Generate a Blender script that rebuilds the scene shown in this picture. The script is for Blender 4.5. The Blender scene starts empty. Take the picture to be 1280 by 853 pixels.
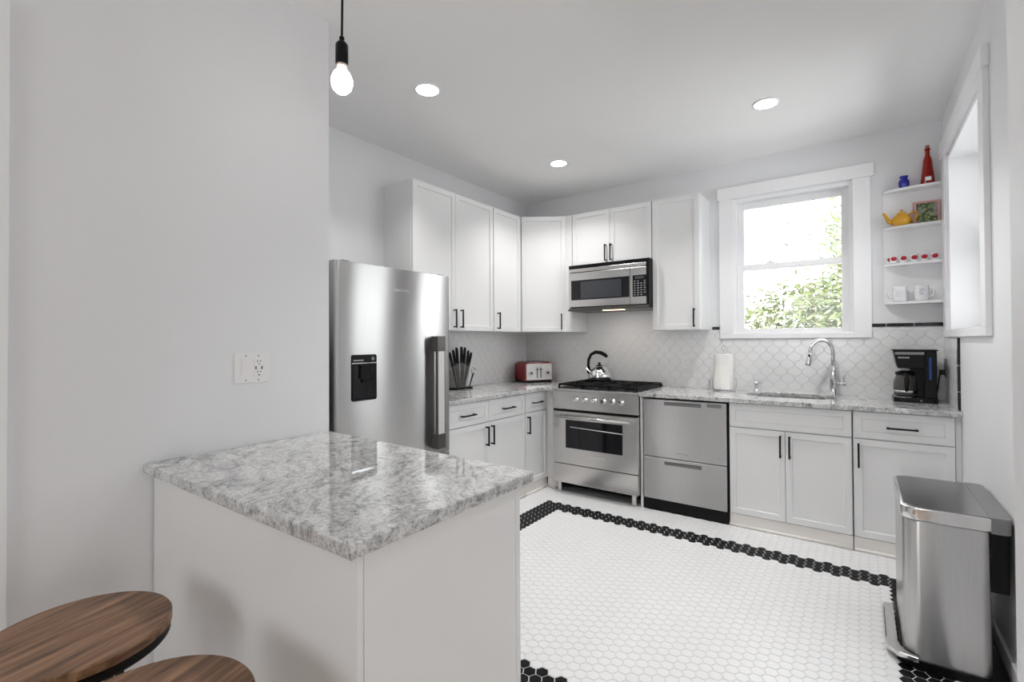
import bpy, bmesh, math, random
from mathutils import Vector, Matrix
random.seed(7)
PI = math.pi
sc = bpy.context.scene
COL = sc.collection

# ------------------------------------------------------------------ camera
cam_d = bpy.data.cameras.new('camera'); cam = bpy.data.objects.new('camera', cam_d); COL.objects.link(cam)
R_ = Vector((0.80916175, 0.58756469, -0.00499968)); U_ = Vector((0.0105086, -0.00596333, 0.999927)); F_ = Vector((-0.58749198, 0.80915522, 0.01099978))
m = Matrix(((R_.x, U_.x, -F_.x), (R_.y, U_.y, -F_.y), (R_.z, U_.z, -F_.z)))
cam.matrix_world = Matrix.Translation((2.958, -4.345, 1.326)) @ m.to_4x4()
cam_d.sensor_width = 36; cam_d.lens = 36 * 600.2 / 1280; cam_d.shift_y = -6.1 / 1280; cam_d.clip_start = .02
sc.camera = cam

# ------------------------------------------------------------------ world, lights, exposure
WORLD = 3.9
world = bpy.data.worlds.new('sky'); sc.world = world; world.use_nodes = True
bgn = world.node_tree.nodes['Background']; bgn.inputs['Color'].default_value = (0.95, 0.98, 1.0, 1); bgn.inputs['Strength'].default_value = WORLD
sc.view_settings.view_transform = 'Standard'; sc.view_settings.look = 'None'
sc.view_settings.gamma = 1; sc.view_settings.use_curve_mapping = False
sc.view_settings.exposure = 0.64
sc.cycles.use_denoising = True
sc.cycles.max_bounces = 12; sc.cycles.diffuse_bounces = 8; sc.cycles.glossy_bounces = 5; sc.cycles.transmission_bounces = 8; sc.cycles.transparent_max_bounces = 12
sc.cycles.sample_clamp_indirect = 6; sc.cycles.caustics_reflective = False; sc.cycles.caustics_refractive = False
CAN_W = 5.0        # each recessed ceiling lamp, watts
def area(name, loc, target, sx, sy, power, color=(1, 1, 1), shape='RECTANGLE', spread=PI, parent=None):
    l = bpy.data.lights.new(name, 'AREA'); l.shape = shape; l.size = sx
    if shape in ('RECTANGLE', 'ELLIPSE'): l.size_y = sy
    l.energy = power; l.color = color; l.spread = spread
    o = bpy.data.objects.new(name, l); COL.objects.link(o); o.location = loc
    d = Vector(target) - Vector(loc); o.rotation_euler = d.to_track_quat('-Z', 'Y').to_euler()
    if parent: o.parent = parent
    return o
W_ = 3.42
PORTALS = [((2.2, -7.44, 1.55), (2.2, 0, 1.55), 1.2, 1.5), ((2.51, .12, 1.94), (2.51, -3, 1.94), .8, 1.1), ((4.98, -4.65, .95), (0, -4.65, .95), .9, 1.35), ((W_ + .30, -.79, 1.94), (0, -.79, 1.94), 1.08, 1.1)]
for lo, ta, a_, b_ in PORTALS:      # guides for the sky light entering through the openings
    area('sky_portal', lo, ta, a_, b_, 1).data.cycles.is_portal = True

# ------------------------------------------------------------------ materials
def nodes(name):
    mt = bpy.data.materials.new(name); mt.use_nodes = True
    nt = mt.node_tree; return mt, nt, nt.nodes['Principled BSDF']
def mat(name, col, rough=.5, metal=0, spec=.5, noise=0, scale=20, bump=0, bscale=60, coat=0, emit=None, estr=0, trans=0, ior=1.45, alpha=1):
    mt, nt, b = nodes(name)
    b.inputs['Base Color'].default_value = (*col, 1); b.inputs['Roughness'].default_value = rough; b.inputs['Metallic'].default_value = metal
    b.inputs['Specular IOR Level'].default_value = spec; b.inputs['Coat Weight'].default_value = coat; b.inputs['Coat Roughness'].default_value = .05
    b.inputs['Transmission Weight'].default_value = trans; b.inputs['IOR'].default_value = ior
    if emit: b.inputs['Emission Color'].default_value = (*emit, 1); b.inputs['Emission Strength'].default_value = estr
    tc = nt.nodes.new('ShaderNodeTexCoord')
    if noise:
        n = nt.nodes.new('ShaderNodeTexNoise'); n.inputs['Scale'].default_value = scale; n.inputs['Detail'].default_value = 4
        nt.links.new(tc.outputs['Object'], n.inputs['Vector'])
        r = nt.nodes.new('ShaderNodeMapRange'); r.inputs['To Min'].default_value = 1 - noise; r.inputs['To Max'].default_value = 1 + noise
        nt.links.new(n.outputs['Fac'], r.inputs['Value'])
        mx = nt.nodes.new('ShaderNodeVectorMath'); mx.operation = 'SCALE'; mx.inputs[0].default_value = col
        nt.links.new(r.outputs['Result'], mx.inputs['Scale']); nt.links.new(mx.outputs['Vector'], b.inputs['Base Color'])
    if bump:
        n = nt.nodes.new('ShaderNodeTexNoise'); n.inputs['Scale'].default_value = bscale; n.inputs['Detail'].default_value = 3
        nt.links.new(tc.outputs['Object'], n.inputs['Vector'])
        bp = nt.nodes.new('ShaderNodeBump'); bp.inputs['Strength'].default_value = bump; bp.inputs['Distance'].default_value = .002
        nt.links.new(n.outputs['Fac'], bp.inputs['Height']); nt.links.new(bp.outputs['Normal'], b.inputs['Normal'])
    return mt
def steel(name, col, rough, stretch=(2, 2, 120), strength=.03, aniso=0):
    """brushed stainless steel: the grain is a noise stretched along one axis"""
    mt, nt, b = nodes(name)
    b.inputs['Metallic'].default_value = 1; b.inputs['Roughness'].default_value = rough
    tc = nt.nodes.new('ShaderNodeTexCoord'); mp = nt.nodes.new('ShaderNodeMapping'); mp.inputs['Scale'].default_value = stretch
    n = nt.nodes.new('ShaderNodeTexNoise'); n.inputs['Scale'].default_value = 4; n.inputs['Detail'].default_value = 3
    nt.links.new(tc.outputs['Object'], mp.inputs['Vector']); nt.links.new(mp.outputs['Vector'], n.inputs['Vector'])
    r = nt.nodes.new('ShaderNodeMapRange'); r.inputs['To Min'].default_value = .93; r.inputs['To Max'].default_value = 1.07
    nt.links.new(n.outputs['Fac'], r.inputs['Value'])
    mx = nt.nodes.new('ShaderNodeVectorMath'); mx.operation = 'SCALE'; mx.inputs[0].default_value = col
    nt.links.new(r.outputs['Result'], mx.inputs['Scale']); nt.links.new(mx.outputs['Vector'], b.inputs['Base Color'])
    if aniso:
        b.inputs['Anisotropic'].default_value = aniso; b.inputs['Anisotropic Rotation'].default_value = .25
        tg = nt.nodes.new('ShaderNodeTangent'); tg.direction_type = 'RADIAL'; tg.axis = 'Z'
        nt.links.new(tg.outputs['Tangent'], b.inputs['Tangent'])
    return mt
M = {}
M['wall'] = mat('wall_paint', (.758, .762, .774), .55, noise=.015, scale=3, bump=.06, bscale=180)
M['ceil'] = mat('ceiling_paint', (.86, .855, .85), .7, noise=.015, scale=3)
M['trim'] = mat('trim_paint', (.84, .84, .85), .32, noise=.01, scale=8)
M['cab'] = mat('cabinet_lacquer', (.77, .77, .77), .3, noise=.012, scale=6)
M['base'] = mat('plinth_paint', (.74, .71, .68), .45, noise=.05, scale=9)
M['tile'] = mat('white_glazed_tile', (.80, .80, .80), .16, noise=.03, scale=14)
M['htile'] = mat('white_hexagon_tile', (.75, .75, .755), .28, noise=.03, scale=6)
M['btile'] = mat('black_hexagon_tile', (.004, .004, .005), .35, spec=.12, noise=.3, scale=10)
M['grout'] = mat('tile_grout', (.66, .655, .65), .8, noise=.06, scale=30)
M['sgrout'] = mat('splash_grout', (.66, .655, .65), .8, noise=.05, scale=30)
M['liner'] = mat('black_liner_tile', (.012, .012, .016), .12, noise=.2, scale=30)
M['steel'] = steel('brushed_steel', (.50, .495, .49), .285, (90, 90, 1.5), aniso=1.0)
M['lidst'] = steel('lid_steel', (.36, .355, .36), .22, (1.5, 60, 60))
M['canst'] = steel('can_steel', (.56, .555, .55), .30, (60, 60, 1.5), aniso=.9)
M['steelh'] = steel('brushed_steel_across', (.66, .645, .63), .24, (1.5, 1.5, 90))
M['bright'] = steel('polished_steel', (.74, .73, .72), .14, (6, 6, 6))
M['chrome'] = mat('chrome', (.82, .82, .83), .06, 1, noise=.02)
M['dsteel'] = mat('dark_steel', (.12, .115, .11), .35, .8, noise=.1, scale=15)
M['gsteel'] = mat('grey_plastic_metal', (.20, .20, .20), .35, .3, noise=.08, scale=20)
M['black'] = mat('black_plastic', (.006, .006, .007), .28, spec=.2, noise=.2, scale=30)
M['bglass'] = mat('black_glass', (.006, .006, .008), .06, noise=.1, scale=4)
M['mesh'] = mat('dark_mesh_glass', (.045, .047, .055), .15, noise=.1, scale=8)
M['panel'] = mat('light_brushed_panel', (.66, .645, .63), .32, .35, noise=.03)
M['smoke'] = mat('smoked_glass', (.35, .34, .33), .04, trans=.8, ior=1.3, noise=.05)
M['iron'] = mat('cast_iron', (.009, .009, .010), .55, spec=.2, noise=.3, scale=40, bump=.2, bscale=200)
M['blackm'] = mat('black_metal', (.008, .008, .008), .4, 0, .2, noise=.2, scale=40)
M['whitep'] = mat('white_plastic', (.80, .785, .78), .35, noise=.01, scale=20)
M['slot'] = mat('socket_slot', (.02, .02, .02), .6, noise=.1)
M['paper'] = mat('kitchen_paper', (.86, .84, .82), .9, noise=.03, scale=60, bump=.3, bscale=120)
M['red'] = mat('red_lacquer', (.20, .004, .005), .22, noise=.08, scale=8)
M['redglass'] = mat('red_glass', (.36, .008, .003), .06, noise=.12, scale=12, trans=.3)
M['blueglass'] = mat('cobalt_glass', (.005, .012, .42), .08, noise=.12, scale=12, trans=.3, coat=.5)
M['yellow'] = mat('yellow_glaze', (.66, .33, .012), .18, noise=.05, scale=14, coat=.3)
M['ceramic'] = mat('white_ceramic', (.84, .84, .85), .15, noise=.01, scale=10)
M['fruit'] = mat('red_fruit_print', (.42, .012, .03), .3, noise=.25, scale=90)
M['blueink'] = mat('blue_print', (.05, .09, .3), .4, noise=.1)
M['greyink'] = mat('grey_print', (.45, .44, .45), .4, noise=.1)
M['pinkink'] = mat('pink_print', (.7, .42, .45), .4, noise=.1)
M['cork'] = mat('stopper', (.30, .12, .07), .6, noise=.2, scale=60)
M['bluegauge'] = mat('blue_water_gauge', (.015, .05, .20), .15, noise=.2, scale=60)
M['logo'] = mat('logo_metal', (.72, .72, .73), .3, 0, noise=.02)
M['dlogo'] = mat('dark_logo', (.25, .24, .24), .4, 0, noise=.02)
M['copper'] = mat('socket_ring', (.45, .36, .32), .3, .5, noise=.2)
M['bark'] = mat('bark', (.20, .15, .10), .9, noise=.3, scale=20)
M['key'] = mat('key_print', (.45, .45, .46), .4, noise=.05)
M['screen'] = mat('dim_display', (.06, .07, .07), .1, noise=.05)
M['acrylic'] = mat('clear_acrylic', (.9, .9, .9), .05, trans=.95, ior=1.2, noise=.01)
M['wlight'] = mat('warm_lamp', (1, .8, .6), .5, emit=(1, .72, .45), estr=1.6, noise=.01)
M['lens'] = mat('lamp_lens', (1, 1, 1), .5, emit=(1, .98, .95), estr=20, noise=.01)
M['bulb'] = mat('glowing_bulb', (1, 1, 1), .4, emit=(1, .97, .92), estr=9, noise=.01)

def glass_mat():
    mt = bpy.data.materials.new('window_glass'); mt.use_nodes = True; nt = mt.node_tree; nt.nodes.clear()
    out = nt.nodes.new('ShaderNodeOutputMaterial'); tr = nt.nodes.new('ShaderNodeBsdfTransparent'); gl = nt.nodes.new('ShaderNodeBsdfGlossy')
    gl.inputs['Roughness'].default_value = .02; fr = nt.nodes.new('ShaderNodeFresnel'); fr.inputs['IOR'].default_value = 1.3
    mx = nt.nodes.new('ShaderNodeMixShader')
    nt.links.new(fr.outputs[0], mx.inputs[0]); nt.links.new(tr.outputs[0], mx.inputs[1]); nt.links.new(gl.outputs[0], mx.inputs[2]); nt.links.new(mx.outputs[0], out.inputs[0])
    return mt
M['glass'] = glass_mat()

def ramp(nt, stops, interp='LINEAR'):
    r = nt.nodes.new('ShaderNodeValToRGB'); r.color_ramp.interpolation = interp
    while len(r.color_ramp.elements) < len(stops): r.color_ramp.elements.new(.5)
    for e, (p, c) in zip(r.color_ramp.elements, stops): e.position = p; e.color = (*c, 1) if len(c) == 3 else c
    return r
def granite():
    mt, nt, b = nodes('granite'); b.inputs['Roughness'].default_value = .045; b.inputs['Specular IOR Level'].default_value = .5; b.inputs['IOR'].default_value = 2.0
    tc = nt.nodes.new('ShaderNodeTexCoord'); L = nt.links.new
    mp = nt.nodes.new('ShaderNodeMapping'); mp.inputs['Rotation'].default_value = (0, 0, .9); L(tc.outputs['Object'], mp.inputs['Vector'])
    # slow swirl that bends every other layer
    sw = nt.nodes.new('ShaderNodeTexNoise'); sw.inputs['Scale'].default_value = 2.2; sw.inputs['Detail'].default_value = 3; L(mp.outputs[0], sw.inputs['Vector'])
    ad = nt.nodes.new('ShaderNodeVectorMath'); ad.operation = 'MULTIPLY_ADD'; ad.inputs[1].default_value = (.55, .55, .55)
    L(sw.outputs['Color'], ad.inputs[0]); L(mp.outputs[0], ad.inputs[2])
    st = nt.nodes.new('ShaderNodeMapping'); st.inputs['Scale'].default_value = (7.0, 17, 14); L(ad.outputs[0], st.inputs['Vector'])
    n1 = nt.nodes.new('ShaderNodeTexNoise'); n1.inputs['Scale'].default_value = 1.6; n1.inputs['Detail'].default_value = 9; n1.inputs['Roughness'].default_value = .72; L(st.outputs[0], n1.inputs['Vector'])
    r1 = ramp(nt, [(.29, (.07, .07, .075)), (.385, (.29, .29, .295)), (.455, (.53, .53, .53)), (.60, (.72, .72, .715))]); L(n1.outputs['Fac'], r1.inputs[0])
    # fine speckle
    n2 = nt.nodes.new('ShaderNodeTexNoise'); n2.inputs['Scale'].default_value = 110; n2.inputs['Detail'].default_value = 5; n2.inputs['Roughness'].default_value = .7; L(tc.outputs['Object'], n2.inputs['Vector'])
    r2 = ramp(nt, [(.36, (.30, .30, .30)), (.50, (.92, .92, .92)), (.7, (1.1, 1.1, 1.08))]); L(n2.outputs['Fac'], r2.inputs[0])
    mu = nt.nodes.new('ShaderNodeMix'); mu.data_type = 'RGBA'; mu.blend_type = 'MULTIPLY'; mu.inputs['Factor'].default_value = .85
    L(r1.outputs[0], mu.inputs['A']); L(r2.outputs[0], mu.inputs['B'])
    # scattered near-black veins
    n3 = nt.nodes.new('ShaderNodeTexNoise'); n3.inputs['Scale'].default_value = 1.15; n3.inputs['Detail'].default_value = 7; n3.inputs['Roughness'].default_value = .62; n3.inputs['Distortion'].default_value = .7
    st3 = nt.nodes.new('ShaderNodeMapping'); st3.inputs['Scale'].default_value = (2.2, 5.2, 5); st3.inputs['Location'].default_value = (3.1, 1.7, 0); L(ad.outputs[0], st3.inputs['Vector']); L(st3.outputs[0], n3.inputs['Vector'])
    r3 = ramp(nt, [(.483, (0, 0, 0)), (.498, (.9, .9, .9)), (.513, (0, 0, 0))]); L(n3.outputs['Fac'], r3.inputs[0])
    n4 = nt.nodes.new('ShaderNodeTexNoise'); n4.inputs['Scale'].default_value = 4.5; L(mp.outputs[0], n4.inputs['Vector'])
    r4 = ramp(nt, [(.47, (0, 0, 0)), (.66, (1, 1, 1))]); L(n4.outputs['Fac'], r4.inputs[0])
    m3 = nt.nodes.new('ShaderNodeMath'); m3.operation = 'MULTIPLY'; L(r3.outputs[0], m3.inputs[0]); L(r4.outputs[0], m3.inputs[1])
    mv = nt.nodes.new('ShaderNodeMix'); mv.data_type = 'RGBA'; L(m3.outputs[0], mv.inputs['Factor']); L(mu.outputs['Result'], mv.inputs['A']); mv.inputs['B'].default_value = (.035, .035, .04, 1)
    L(mv.outputs['Result'], b.inputs['Base Color'])
    return mt
M['granite'] = granite()
def wood(name, ang, c0, c1, c2, rough=.42):
    mt, nt, b = nodes(name); b.inputs['Roughness'].default_value = rough; L = nt.links.new
    tc = nt.nodes.new('ShaderNodeTexCoord'); rot = nt.nodes.new('ShaderNodeMapping'); rot.inputs['Rotation'].default_value = (0, 0, ang); L(tc.outputs['Object'], rot.inputs['Vector'])
    mp = nt.nodes.new('ShaderNodeMapping'); mp.inputs['Scale'].default_value = (2.2, 34, 20); L(rot.outputs[0], mp.inputs['Vector'])
    n = nt.nodes.new('ShaderNodeTexNoise'); n.inputs['Scale'].default_value = 1.5; n.inputs['Detail'].default_value = 7; n.inputs['Roughness'].default_value = .65; n.inputs['Distortion'].default_value = .35; L(mp.outputs[0], n.inputs['Vector'])
    r = ramp(nt, [(.33, c0), (.5, c1), (.66, c2)]); L(n.outputs['Fac'], r.inputs[0]); L(r.outputs[0], b.inputs['Base Color'])
    return mt
M['walnut'] = wood('walnut_board', 1.274, (.055, .026, .012), (.21, .108, .055), (.36, .21, .12))
M['oak'] = wood('oak_boards', 0, (.24, .16, .10), (.36, .25, .16), (.45, .33, .22))
def leaf_mat():
    mt, nt, b = nodes('leaf'); L = nt.links.new; b.inputs['Roughness'].default_value = .5
    oi = nt.nodes.new('ShaderNodeTexCoord'); n = nt.nodes.new('ShaderNodeTexNoise'); n.inputs['Scale'].default_value = 5; n.inputs['Detail'].default_value = 2; L(oi.outputs['Object'], n.inputs['Vector'])
    r = ramp(nt, [(.3, (.14, .18, .14)), (.5, (.20, .24, .09)), (.68, (.36, .36, .26))]); L(n.outputs['Fac'], r.inputs[0]); L(r.outputs[0], b.inputs['Base Color'])
    return mt
M['leaf'] = leaf_mat()
def grape_mat():
    mt, nt, b = nodes('printed_fruit_picture'); L = nt.links.new; b.inputs['Roughness'].default_value = .3
    tc = nt.nodes.new('ShaderNodeTexCoord')
    v = nt.nodes.new('ShaderNodeTexVoronoi'); v.inputs['Scale'].default_value = 52; L(tc.outputs['Object'], v.inputs['Vector'])
    r = ramp(nt, [(.0, (.42, .50, .20)), (.35, (.20, .28, .08)), (.6, (.05, .06, .04))]); L(v.outputs['Distance'], r.inputs[0])
    n = nt.nodes.new('ShaderNodeTexNoise'); n.inputs['Scale'].default_value = 9; n.inputs['Detail'].default_value = 2; L(tc.outputs['Object'], n.inputs['Vector'])
    r2 = ramp(nt, [(.50, (0, 0, 0)), (.62, (1, 1, 1))]); L(n.outputs['Fac'], r2.inputs[0])
    mx = nt.nodes.new('ShaderNodeMix'); mx.data_type = 'RGBA'; L(r2.outputs[0], mx.inputs['Factor']); L(r.outputs[0], mx.inputs['A']); mx.inputs['B'].default_value = (.42, .38, .40, 1)
    L(mx.outputs['Result'], b.inputs['Base Color']); return mt
M['grapes'] = grape_mat()
M['pinkborder'] = mat('pink_print_border', (.62, .33, .32), .4, noise=.25, scale=25)

# ------------------------------------------------------------------ helpers
def box(bm, x0, x1, y0, y1, z0, z1, bev=0, seg=2, mi=0):
    vs = [bm.verts.new((x, y, z)) for x in (x0, x1) for y in (y0, y1) for z in (z0, z1)]
    fs = [bm.faces.new([vs[i] for i in q]) for q in ((0, 1, 3, 2), (4, 6, 7, 5), (0, 4, 5, 1), (2, 3, 7, 6), (0, 2, 6, 4), (1, 5, 7, 3))]
    for f in fs: f.material_index = mi
    if bev:
        es = list({e for f in fs for e in f.edges})
        r = bmesh.ops.bevel(bm, geom=es, offset=bev, segments=seg, affect='EDGES', profile=.5)
        for f in r['faces']: f.material_index = mi
    return fs
def frame_of(d):
    d = d.normalized(); a = Vector((0, 0, 1)) if abs(d.z) < .9 else Vector((1, 0, 0))
    u = d.cross(a).normalized(); return u, d.cross(u).normalized()
def tube(bm, pts, r, seg=10, closed=False, cap=True, mi=0):
    pts = [Vector(p) for p in pts]; n = len(pts); rings = []; rr = r if isinstance(r, (list, tuple)) else [r] * n
    u = None
    for i, p in enumerate(pts):
        if closed: d = pts[(i + 1) % n] - pts[i - 1]
        else: d = pts[min(i + 1, n - 1)] - pts[max(i - 1, 0)]
        d.normalize()
        if u is None: u, v = frame_of(d)
        else:
            u = (u - d * u.dot(d)).normalized(); v = d.cross(u)
        rings.append([bm.verts.new(p + (u * math.cos(2 * PI * k / seg) + v * math.sin(2 * PI * k / seg)) * rr[i]) for k in range(seg)])
    for i in range(n if closed else n - 1):
        a, b = rings[i], rings[(i + 1) % n]
        for k in range(seg):
            f = bm.faces.new((a[k], a[(k + 1) % seg], b[(k + 1) % seg], b[k])); f.smooth = True; f.material_index = mi
    if cap and not closed:
        for rg in (rings[0], rings[-1]):
            f = bm.faces.new(rg); f.material_index = mi
def lathe(bm, prof, seg=32, c=(0, 0, 0), axis='z', mi=0, smooth=True):
    """profile [(radius, height)] turned about an axis through c"""
    c = Vector(c); rings = []
    for (r, h) in prof:
        ring = []
        for k in range(seg):
            a = 2 * PI * k / seg; x, y = r * math.cos(a), r * math.sin(a)
            p = {'z': (x, y, h), 'y': (x, h, y), 'x': (h, x, y)}[axis]
            ring.append(bm.verts.new(c + Vector(p)))
        rings.append(ring)
    for i in range(len(rings) - 1):
        a, b = rings[i], rings[i + 1]
        for k in range(seg):
            f = bm.faces.new((a[k], a[(k + 1) % seg], b[(k + 1) % seg], b[k])); f.smooth = smooth; f.material_index = mi
    for rg in (rings[0], rings[-1]):
        f = bm.faces.new(rg); f.material_index = mi
def prism(bm, poly, z0, z1, bev=0, mi=0, axis='z'):
    def P(u, v, w): return {'z': (u, v, w), 'y': (u, w, v), 'x': (w, u, v)}[axis]
    a = [bm.verts.new(P(u, v, z0)) for u, v in poly]; b = [bm.verts.new(P(u, v, z1)) for u, v in poly]; n = len(poly)
    fs = [bm.faces.new(a[::-1]), bm.faces.new(b)] + [bm.faces.new((a[i], a[(i + 1) % n], b[(i + 1) % n], b[i])) for i in range(n)]
    for f in fs: f.material_index = mi
    if bev:
        es = list({e for f in fs[:2] for e in f.edges})
        r = bmesh.ops.bevel(bm, geom=es, offset=bev, segments=2, affect='EDGES', profile=.5)
        for f in r['faces']: f.material_index = mi
def rrect(x0, x1, y0, y1, r, n=8):
    """rounded rectangle outline; r is one radius or one per corner (x0y0, x1y0, x1y1, x0y1)"""
    rs = r if isinstance(r, (list, tuple)) else [r] * 4; out = []
    for (cx, cy, a0, q) in ((x0 + rs[0], y0 + rs[0], PI, rs[0]), (x1 - rs[1], y0 + rs[1], 1.5 * PI, rs[1]), (x1 - rs[2], y1 - rs[2], 0, rs[2]), (x0 + rs[3], y1 - rs[3], .5 * PI, rs[3])):
        for k in range(n + 1):
            a = a0 + .5 * PI * k / n; out.append((cx + q * math.cos(a), cy + q * math.sin(a)))
    return out
def obj(name, bm, mats, parent=None, smooth=False, loc=None):
    bmesh.ops.recalc_face_normals(bm, faces=bm.faces)
    me = bpy.data.meshes.new(name); bm.to_mesh(me); bm.free()
    for mm in (mats if isinstance(mats, (list, tuple)) else [mats]): me.materials.append(M[mm])
    if smooth:
        for p in me.polygons: p.use_smooth = True
        me.set_sharp_from_angle(angle=math.radians(35))
    o = bpy.data.objects.new(name, me); COL.objects.link(o)
    if parent: o.parent = parent
    if loc: o.location = loc
    return o
def B(): return bmesh.new()
def thing(name, label, cat, loc=(0, 0, 0), rz=0, group=None):
    o = bpy.data.objects.new(name, None); COL.objects.link(o); o.location = loc; o.rotation_euler = (0, 0, rz); o.empty_display_size = .05
    o['label'] = label; o['category'] = cat
    if group: o['group'] = group
    return o
def tag(o, label, cat, group=None):
    o['label'] = label; o['category'] = cat
    if group: o['group'] = group
    return o
def struct(o, label=None):
    o['kind'] = 'structure'
    if label: o['label'] = label
    return o
def sbox(name, mt, *a, bev=0):
    bm = B(); box(bm, *a, bev=bev); return struct(obj(name, bm, mt))
def text(name, body, size, loc, rot, mt, parent, ext=.0006, spacing=1.0):
    cu = bpy.data.curves.new(name, 'FONT'); cu.body = body; cu.size = size; cu.extrude = ext; cu.align_x = 'CENTER'; cu.align_y = 'CENTER'; cu.space_character = spacing
    t = bpy.data.objects.new(name, cu); COL.objects.link(t)
    me = bpy.data.meshes.new_from_object(t.evaluated_get(bpy.context.evaluated_depsgraph_get()))
    bpy.data.objects.remove(t); me.materials.clear(); me.materials.append(M[mt])
    o = bpy.data.objects.new(name, me); COL.objects.link(o); o.parent = parent; o.location = loc; o.rotation_euler = rot
    return o

# ------------------------------------------------------------------ the setting
H, W = 2.82, 3.42
PX, PY = .96, -3.04           # partition's face and end
def hole_wall(name, axis, at0, at1, u0, u1, holes):
    """a wall slab spanning u0..u1 and 0..H with rectangular holes (ua, ub, za, zb)"""
    bm = B(); us = [u0]
    for (a, b, za, zb) in holes: us += [a, b]
    us.append(u1)
    def add(a, b, za, zb):
        if axis == 'y': box(bm, a, b, at0, at1, za, zb)
        else: box(bm, at0, at1, a, b, za, zb)
    prev = u0
    for (a, b, za, zb) in holes:
        add(prev, a, 0, H); add(a, b, 0, za); add(a, b, zb, H); prev = b
    add(prev, u1, 0, H)
    return struct(obj(name, bm, 'wall'))
W1 = (2.10, 2.92, 1.38, 2.50)        # window over the sink
W2 = (-1.345, -.235, 1.38, 2.50)     # window in the side wall
hole_wall('wall_back', 'y', 0, .16, -.16, 3.7, [W1])
hole_wall('wall_right', 'x', W, W + .34, -3.05, 0, [W2])
sbox('wall_left', 'wall', -.16, 0, -3.05, 0, 0, H)
sbox('wall_partition', 'wall', -.16, PX, -7.5, PY, 0, H)
sbox('wall_stub', 'wall', 3.19, 5.0, -3.2, -3.05, 0, H)
hole_wall('wall_rear', 'y', -7.6, -7.45, -.16, 5.15, [(1.6, 2.8, .80, 2.30)])
hole_wall('wall_dining', 'x', 5.0, 5.15, -7.45, -3.05, [(-5.1, -4.2, .15, 1.5)])  # unseen opening, added and sized to throw daylight on the peninsula side
sbox('ceiling', 'ceil', -.16, 5.15, -7.6, .16, H, H + .12)
sbox('trim_1', 'trim', PX, PX + .018, -5.1, -4.078, 0, 2.32, bev=.003)
bm = B(); box(bm, W - .014, W, -3.05, -.66, 0, .10, bev=.003); tube(bm, [(W - .02, -3.05, .008), (W - .02, -.68, .008)], .009, 8)
struct(obj('baseboard_right', bm, 'trim'))
bm = B(); box(bm, PX, PX + .014, -4.07, -3.725, 0, .10, bev=.003); struct(obj('baseboard_partition', bm, 'trim'))

# floor: grout bed with real hexagon tiles, oak boards in the dining room
bm = B()
box(bm, -.16, 5.15, -7.6, .16, -.10, 0, mi=2)
p = .0505; cxp = p * math.sqrt(3) / 2; rad = (p - .0036) / math.sqrt(3)
ox, oy = 1.912, -2.761
def hexcell(x, y, black):
    tile_z = .0022
    top = [bm.verts.new((x + rad * .94 * math.cos(k * PI / 3), y + rad * .94 * math.sin(k * PI / 3), tile_z)) for k in range(6)]
    low = [bm.verts.new((x + rad * math.cos(k * PI / 3), y + rad * math.sin(k * PI / 3), .0002)) for k in range(6)]
    fs = [bm.faces.new(top)] + [bm.faces.new((low[k], low[(k + 1) % 6], top[(k + 1) % 6], top[k])) for k in range(6)]
    for f in fs: f.material_index = 1 if black else 0
i0, i1 = -44, 36
LB, RB = -24, 30          # outer columns of the black border
for i in range(i0, i1 + 1):
    x = ox + i * cxp
    if not (.03 < x < W - .03): continue
    odd = i % 2
    jmax = 36 if not odd else 35          # top black tile of the rear border
    for j in range(-12, 56):
        y = oy + (j + .5 * odd) * p
        if y > -.03 or y < -3.2 or (x < PX + .03 and y < PY): continue
        inside = LB <= i <= RB and y <= oy + 36 * p + .001 and j >= -1
        core = LB + 4 <= i <= RB - 4 and j <= jmax - 3 and j >= (2 if not odd else 1)
        hexcell(x, y, inside and not core)
bm2 = bm; box(bm2, PX, 5.0, -7.45, -3.22, 0, .003, mi=3)
fl = struct(obj('floor', bm, ['htile', 'btile', 'grout', 'oak']))

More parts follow.
